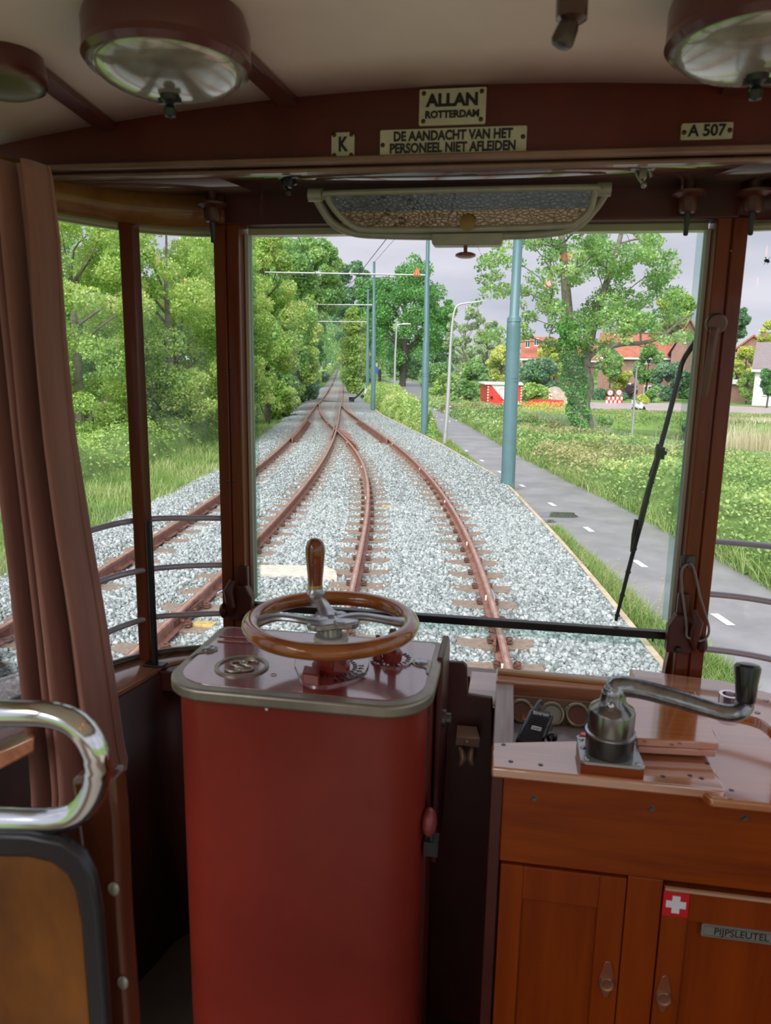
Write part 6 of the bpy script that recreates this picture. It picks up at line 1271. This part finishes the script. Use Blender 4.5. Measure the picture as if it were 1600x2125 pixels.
# ------------------------------------------------------------------ street furniture
gsign = thing('round_sign', G(839, 793, -.2), 'round pale traffic sign beside the blue railing', 'sign')
part('sign_post', GALV, gsign, lambda m: m.cyl(X(839.5, 792, 112), X(839.5, 768, 112), .06)); part('sign_disc', mat('pale sign blue', (.62, .68, .78), .5), gsign, lambda m: m.cyl(X(839, 771.5, 112), X(839, 771.5, 111.9), .33, .33, 20))
brl = thing('bridge_railing', (X(850, 785, 110).x, 110, -.3), 'pale blue bridge railing sloping down behind the bushes', 'railing'); PB = mat('pale blue railing', (.35, .58, .68), .5)
for a, b in (((833, 777), (868, 787)), ((836, 779.5), (868, 789))): part('handrail', PB, brl, lambda m: m.tube([X(*a, 110), X(*b, 110)], .07, 8))
for x_ in (834, 844, 856): part('baluster', PB, brl, lambda m: m.cyl(X(x_, 777+(x_-834)*.3, 110), X(x_, 791, 110), .05))
bs = thing('blue_sign', (X(781, 800, 84).x, 84, -.3), 'blue and white sign behind the slender teal pole', 'sign')
part('sign_board', mat('sign blue', (.06, .22, .70), .4), bs, lambda m: m.cbox(X(781.5, 769, 84), (.35, .05, .6))); part('sign_top', WHITE, bs, lambda m: m.cbox(X(781, 757, 84), (.3, .05, .35))); part('sign_post', GALV, bs, lambda m: m.cyl(X(782, 752, 84.1), X(782, 800, 84.1), .04))
# cyclist, far away
cy = thing('person', (X(788, 792, 90).x, 90, -.3), 'distant person in dark clothes on a bicycle near the slender pole', 'person')
YC = 90
part('figure', mat('dark clothing', (.035, .035, .045), .8), cy, lambda m: (m.tube([X(788, 782, YC), X(787.5, 776, YC), X(788, 769, YC), X(788.3, 766.5, YC)], [.16, .20, .22, .08], 10), m.tube([X(787, 768, YC), X(785, 773, YC), X(787, 777, YC-.4)], [.08, .06, .05], 8), m.tube([X(789, 768, YC), X(791, 773, YC), X(789.5, 777, YC-.4)], [.08, .06, .05], 8), m.tube([X(787.3, 782, YC), X(786.5, 786, YC-.3), X(787, 791, YC)], [.11, .08, .05], 8), m.tube([X(789, 782, YC), X(790, 785, YC-.3), X(789, 790, YC)], [.11, .08, .05], 8)))
part('head', mat('skin', (.55, .36, .27), .6), cy, lambda m: m.sphere(X(788.3, 764, YC), .12, 12, 8, (1, 1, 1.15))); part('hair', BLACK, cy, lambda m: m.sphere(X(788.3, 763.3, YC+.03), .125, 12, 8))
bk_ = thing('bicycle', (X(788, 794, 89.8).x, 89.8, -.3), 'distant bicycle under the person near the slender pole', 'bicycle')
for d in (-.5, .55): part('wheel', BLACK, bk_, lambda m: m.tube([X(788, 789.5, YC+d)+Vector((.02, .33*math.cos(t), .33*math.sin(t))) for t in np.linspace(0, 2*PI, 18, endpoint=False)], .025, 5, closed=True))
part('bike_frame', mat('reddish bike', (.35, .06, .05), .4), bk_, lambda m: (m.tube([X(788, 789, YC+.5), X(788, 783, YC), X(788, 783, YC-.4), X(788, 789, YC-.5)], .03, 6), m.tube([X(785.5, 778, YC-.4), X(790.5, 778, YC-.4)], .025, 6)))
# site cabin
SR = mat('site cabin red', (.78, .05, .035), .4); SW = mat('cabin white', (.82, .82, .84), .4)
c = X(1011, 838, 58); d = X(1084, 840, 57); r = thing('site_cabin', ((c.x+d.x)/2, 57.5, -.4), 'red and white striped construction site cabin', 'cabin')
x0, x1 = X(1012, 800, 57).x, X(1084, 800, 57).x; zb, zt = X(1040, 839, 57).z, X(1040, 799, 57).z; xl = X(996, 800, 60).x
part('front_wall', SR, r, lambda m: m.box((x0, 57, zb), (x1, 57.1, zt)))
part('shell', SR, r, lambda m: m.hexa([Vector(p) for p in ((x0, 57.1, zb), (x1, 57.1, zb), (x1-.2, 61, zb), (xl, 61, zb), (x0, 57.1, zt), (x1, 57.1, zt), (x1-.2, 61, zt), (xl, 61, zt))]))
W_ = x1-x0; 
part('white_stripe', SW, r, lambda m: m.prism([(x0+W_*.10, zt), (x0+W_*.50, zt), (x0+W_*.98, zb), (x0+W_*.60, zb)], 56.96, 57.0, XZ))
part('check_strip', SW, r, lambda m: [m.box((xx_, 56.97, zb+(zt-zb)*k/7), (xx_+W_*.04, 57, zb+(zt-zb)*(k+.5)/7)) for xx_ in (x0, x1-W_*.04) for k in range(7)])
part('roof', SW, r, lambda m: m.hexa([Vector(p) for p in ((x0-.25, 56.8, zt), (x1+.1, 56.8, zt), (x1, 61.2, zt), (xl-.2, 61.2, zt), (x0-.2, 56.85, zt+.17), (x1+.05, 56.85, zt+.17), (x1, 61.2, zt+.17), (xl-.15, 61.2, zt+.17))]), bevel=.05)
part('window_hatch', SR, r, lambda m: m.tube([(x0+W_*a, 56.96, zb+(zt-zb)*b) for a, b in ((.36, .25), (.62, .25), (.62, .8), (.36, .8))], .02, 4, closed=True))
part('vent', BLACK, r, lambda m: m.cyl((x0+W_*.13, 56.97, zb+.5), (x0+W_*.13, 56.9, zb+.5), .10))
# red beams on the ground
for k in range(6):
    y0 = 57.8+k*.5; top('red_beam', SR, lambda m: m.hexa([Vector(p) for p in ((X(1082+k*4, 840, y0).x, y0, -.34), (X(1160+k*2, 840, y0).x, y0+.4, -.34), (X(1160+k*2, 840, y0).x, y0+.75, -.34), (X(1082+k*4, 840, y0).x, y0+.35, -.34), (X(1082+k*4, 840, y0).x, y0, -.1+.04*k), (X(1160+k*2, 840, y0).x, y0+.4, -.1+.04*k), (X(1160+k*2, 840, y0).x, y0+.75, -.1+.04*k), (X(1082+k*4, 840, y0).x, y0+.35, -.1+.04*k))]), 'long red barrier beam lying right of the site cabin', 'beam', 'red beams lying by the site cabin')
top('sand_heap', mat('sand', (.55, .45, .34), .95, var=.3, vscale=3), lambda m: m.lathe([(2.2, 0), (1.7, .35), (1.0, .95), (.4, 1.3), (0, 1.4)], (X(1150, 830, 68).x, 68, -.4), n=28), 'heap of sand behind the red beams', 'sand')
for px, yy_, lab in ((1142, 62, 'striped marker board between the beams, lower one'), (1150, 67, 'striped marker board on the sand heap')):
    mk_ = thing('marker_board', (X(px, 840, yy_).x, yy_, -.34), lab, 'marker board'); z_ = X(px, 826 if yy_ < 65 else 820, yy_).z
    part('board', SW, mk_, lambda m: m.cbox((X(px, 830, yy_).x, yy_, z_-.1), (.26, .04, .9))); part('stripes', SR, mk_, lambda m: [m.cbox((X(px, 830, yy_).x, yy_-.03, z_-.4+k*.28), (.22, .01, .11), Matrix.Rotation(.5, 3, 'Y')) for k in range(3)]); part('foot', BLACK, mk_, lambda m: m.cbox((X(px, 840, yy_).x, yy_, -.30), (.5, .3, .1)))
YB2 = 68
br = thing('road_barrier', (X(1275, 840, YB2).x, YB2, -.34), 'red and white road works barrier with two round signs', 'barrier')
def fnb(m, par):
    for row, py in enumerate((826.5, 833.5)):
        for k in range(8):
            if (k+row) % 2 == par: a_, b_ = X(1257+k*4.4, py, YB2), X(1257+(k+1)*4.4, py, YB2); m.box((a_.x, YB2-.03, a_.z-.12), (b_.x, YB2+.03, a_.z+.12))
part('red_blocks', SR, br, lambda m: fnb(m, 0)); part('white_blocks', SW, br, lambda m: fnb(m, 1))
for px in (1260, 1272, 1280, 1290): part('barrier_leg', GALV, br, lambda m: m.cyl(X(px, 838, YB2), X(px, 822, YB2), .03))
for px, py in ((1266.5, 815), (1284.5, 814.5)):
    sg = part('round_sign', SR, br, lambda m: m.cyl(X(px, py, YB2), X(px, py, YB2-.03), .27, .27, 24)); part('white_disc', SW, sg, lambda m: m.cyl(X(px, py, YB2-.03), X(px, py, YB2-.05), .20, .20, 24)); part('bar_mark', mat('pale mark', (.5, .2, .2), .5), sg, lambda m: m.cbox(X(px, py, YB2-.06), (.05, .01, .2)))
# scooter
sc3 = thing('motor_scooter', (X(1325, 850, 57).x, 57, -.34), 'white and black motor scooter parked by the lamp post', 'scooter'); YS = 57
def s_(x, y, d=0.): return X(x, y, YS+d)
part('body', mat('scooter white', (.75, .77, .80), .3, coat=.5), sc3, lambda m: (m.tube([s_(1317, 843), s_(1320, 841), s_(1325, 844), s_(1330, 846)], [.14, .20, .15, .08], 12), m.tube([s_(1331, 848), s_(1332, 841), s_(1329, 834)], [.10, .16, .07], 12)))
part('seat', BLACK, sc3, lambda m: m.tube([s_(1313, 839.5), s_(1318, 838), s_(1324, 839.5)], [.08, .13, .09], 10)); part('handlebar', BLACK, sc3, lambda m: m.tube([s_(1326.5, 831, -.3), s_(1328, 832, 0), s_(1329, 832, .3)], .035, 8))
for px in (1317, 1333): part('wheel', BLACK, sc3, lambda m: m.lathe([(.12, -.05), (.22, -.05), (.235, 0), (.22, .05), (.12, .05)], s_(px, 849.3), (0, 1, 0), 20))
part('top_box', mat('pale box', (.6, .66, .7), .4), sc3, lambda m: m.cbox(s_(1315, 835), (.32, .3, .30)), bevel=.03)

# ------------------------------------------------------------------ houses
BRICK = mat('red brown brick', (.42, .24, .19), .9, col2=(.30, .165, .13), vscale=5); TILE = mat('orange roof tile', (.55, .20, .12), .8, col2=(.40, .13, .08), vscale=3); TILEG = mat('grey brown roof tile', (.38, .32, .32), .8, col2=(.22, .18, .185), vscale=12, stretch=(1, 1, 2)); GLZ = mat('dark window glass', (.06, .07, .08), .08)
def house(label, Y, x0p, x1p, zeave, zridge, wins, depth=9, wm=BRICK, rm=TILE, gable=False, base_py=838, doors=(), chim=None):
    a, b = X(x0p, 800, Y).x, X(x1p, 800, Y).x; ze, zt_ = X(x0p, zeave, Y).z, X(x0p, zridge, Y).z; g = -.4
    h = thing('house', ((a+b)/2, Y, g), label, 'house'); h.rotation_euler.z = -math.atan2((a+b)/2, Y)
    if gable:
        mid = (a+b)/2
        part('wall', wm, h, lambda m: m.prism([(a, g), (b, g), (b, ze), (mid, zt_), (a, ze)], Y, Y+depth, XZ))
        part('roof', rm, h, lambda m: (m.hexa([Vector(p) for p in ((a-.4, Y-.3, ze-.3), (mid, Y-.3, zt_+.02), (mid, Y+depth, zt_+.02), (a-.4, Y+depth, ze-.3), (a-.4, Y-.3, ze-.05), (mid, Y-.3, zt_+.28), (mid, Y+depth, zt_+.28), (a-.4, Y+depth, ze-.05))]), m.hexa([Vector(p) for p in ((mid, Y-.3, zt_+.02), (b+.4, Y-.3, ze-.3), (b+.4, Y+depth, ze-.3), (mid, Y+depth, zt_+.02), (mid, Y-.3, zt_+.28), (b+.4, Y-.3, ze-.05), (b+.4, Y+depth, ze-.05), (mid, Y+depth, zt_+.28))])))
    else:
        part('wall', wm, h, lambda m: m.box((a, Y, g), (b, Y+depth, ze)))
        part('roof', rm, h, lambda m: m.hexa([Vector(p) for p in ((a-.3, Y-.4, ze-.05), (b+.3, Y-.4, ze-.05), (b+.3, Y+depth/2, zt_), (a-.3, Y+depth/2, zt_), (a-.3, Y-.4, ze+.2), (b+.3, Y-.4, ze+.2), (b+.3, Y+depth/2, zt_+.25), (a-.3, Y+depth/2, zt_+.25))]))
        part('roof_back', rm, h, lambda m: m.hexa([Vector(p) for p in ((a-.3, Y+depth/2, zt_), (b+.3, Y+depth/2, zt_), (b+.3, Y+depth+.4, ze), (a-.3, Y+depth+.4, ze), (a-.3, Y+depth/2, zt_+.25), (b+.3, Y+depth/2, zt_+.25), (b+.3, Y+depth+.4, ze+.2), (a-.3, Y+depth+.4, ze+.2))]))
        part('gutter', SW, h, lambda m: m.box((a-.3, Y-.5, ze-.15), (b+.3, Y-.3, ze+.05)))
    for wx0, wy0, wx1, wy1 in wins:
        p_, q_ = X(wx0, wy1, Y), X(wx1, wy0, Y)
        w_ = part('window', SW, h, lambda m: (m.box((p_.x, Y-.08, p_.z), (q_.x, Y-.02, q_.z)))); part('pane', GLZ, w_, lambda m: [m.box((p_.x+(q_.x-p_.x)*(k+.14)/2, Y-.10, p_.z+.12), (p_.x+(q_.x-p_.x)*(k+.86)/2, Y-.07, q_.z-.12)) for k in range(2)])
    for wx0, wy0, wx1, wy1 in doors: p_, q_ = X(wx0, wy1, Y), X(wx1, wy0, Y); part('door', mat('dark green door', (.08, .14, .12), .5), h, lambda m: m.box((p_.x, Y-.1, p_.z), (q_.x, Y-.02, q_.z)))
    if chim: p_ = X(*chim, Y+depth/2); part('chimney', BRICK, h, lambda m: m.box((p_.x-.5, Y+depth/2-.4, p_.z-2), (p_.x+.5, Y+depth/2+.4, p_.z)))
    return h
house('long brick house with orange roof behind the ivy tree', 90, 1240, 1388, 742, 690, [(1270, 752, 1290, 768), (1330, 740, 1352, 756), (1335, 800, 1352, 818), (1274, 795, 1310, 812), (1365, 800, 1384, 818)], chim=(1380, 672))
house('brick gable house with orange roof left of the right post', 86, 1388, 1452, 730, 665, [(1419, 697, 1427, 713), (1400, 770, 1425, 800)], gable=True)
house('dark brick house with red roof right of the large pole', 92, 1082, 1142, 745, 700, [(1090, 705, 1100, 722), (1108, 702, 1118, 718), (1084, 760, 1092, 780)], chim=(1090, 700))
house('brick house with orange roof glimpsed through the tree crown', 100, 1150, 1230, 748, 705, [(1160, 760, 1175, 775)])
house('brick gable with red roof behind the garage', 100, 1525, 1582, 722, 698, [], gable=True, depth=10, chim=(1562, 690))
house('low white house with grey tiled roof at the right edge', 70, 1567, 1690, 768, 712, [(1584, 790, 1604, 822)], wm=SW, rm=TILEG, depth=8)
ga = thing('garage', (X(1525, 830, 78).x, 78, -.4), 'flat roofed brick garage with dark green door', 'garage')
part('wall', BRICK, ga, lambda m: m.box((X(1502, 800, 78).x, 78, -.4), (X(1560, 800, 78).x, 83, X(1520, 792, 78).z))); part('roof', SW, ga, lambda m: m.box((X(1488, 800, 78).x, 77.6, X(1520, 797, 78).z), (X(1562, 800, 78).x, 83.3, X(1520, 788, 78).z))); part('door', mat('dark green door', (.08, .14, .12), .5), ga, lambda m: m.box((X(1490, 800, 78).x, 77.9, -.4), (X(1499, 800, 78).x, 78.0, X(1520, 797, 78).z)))
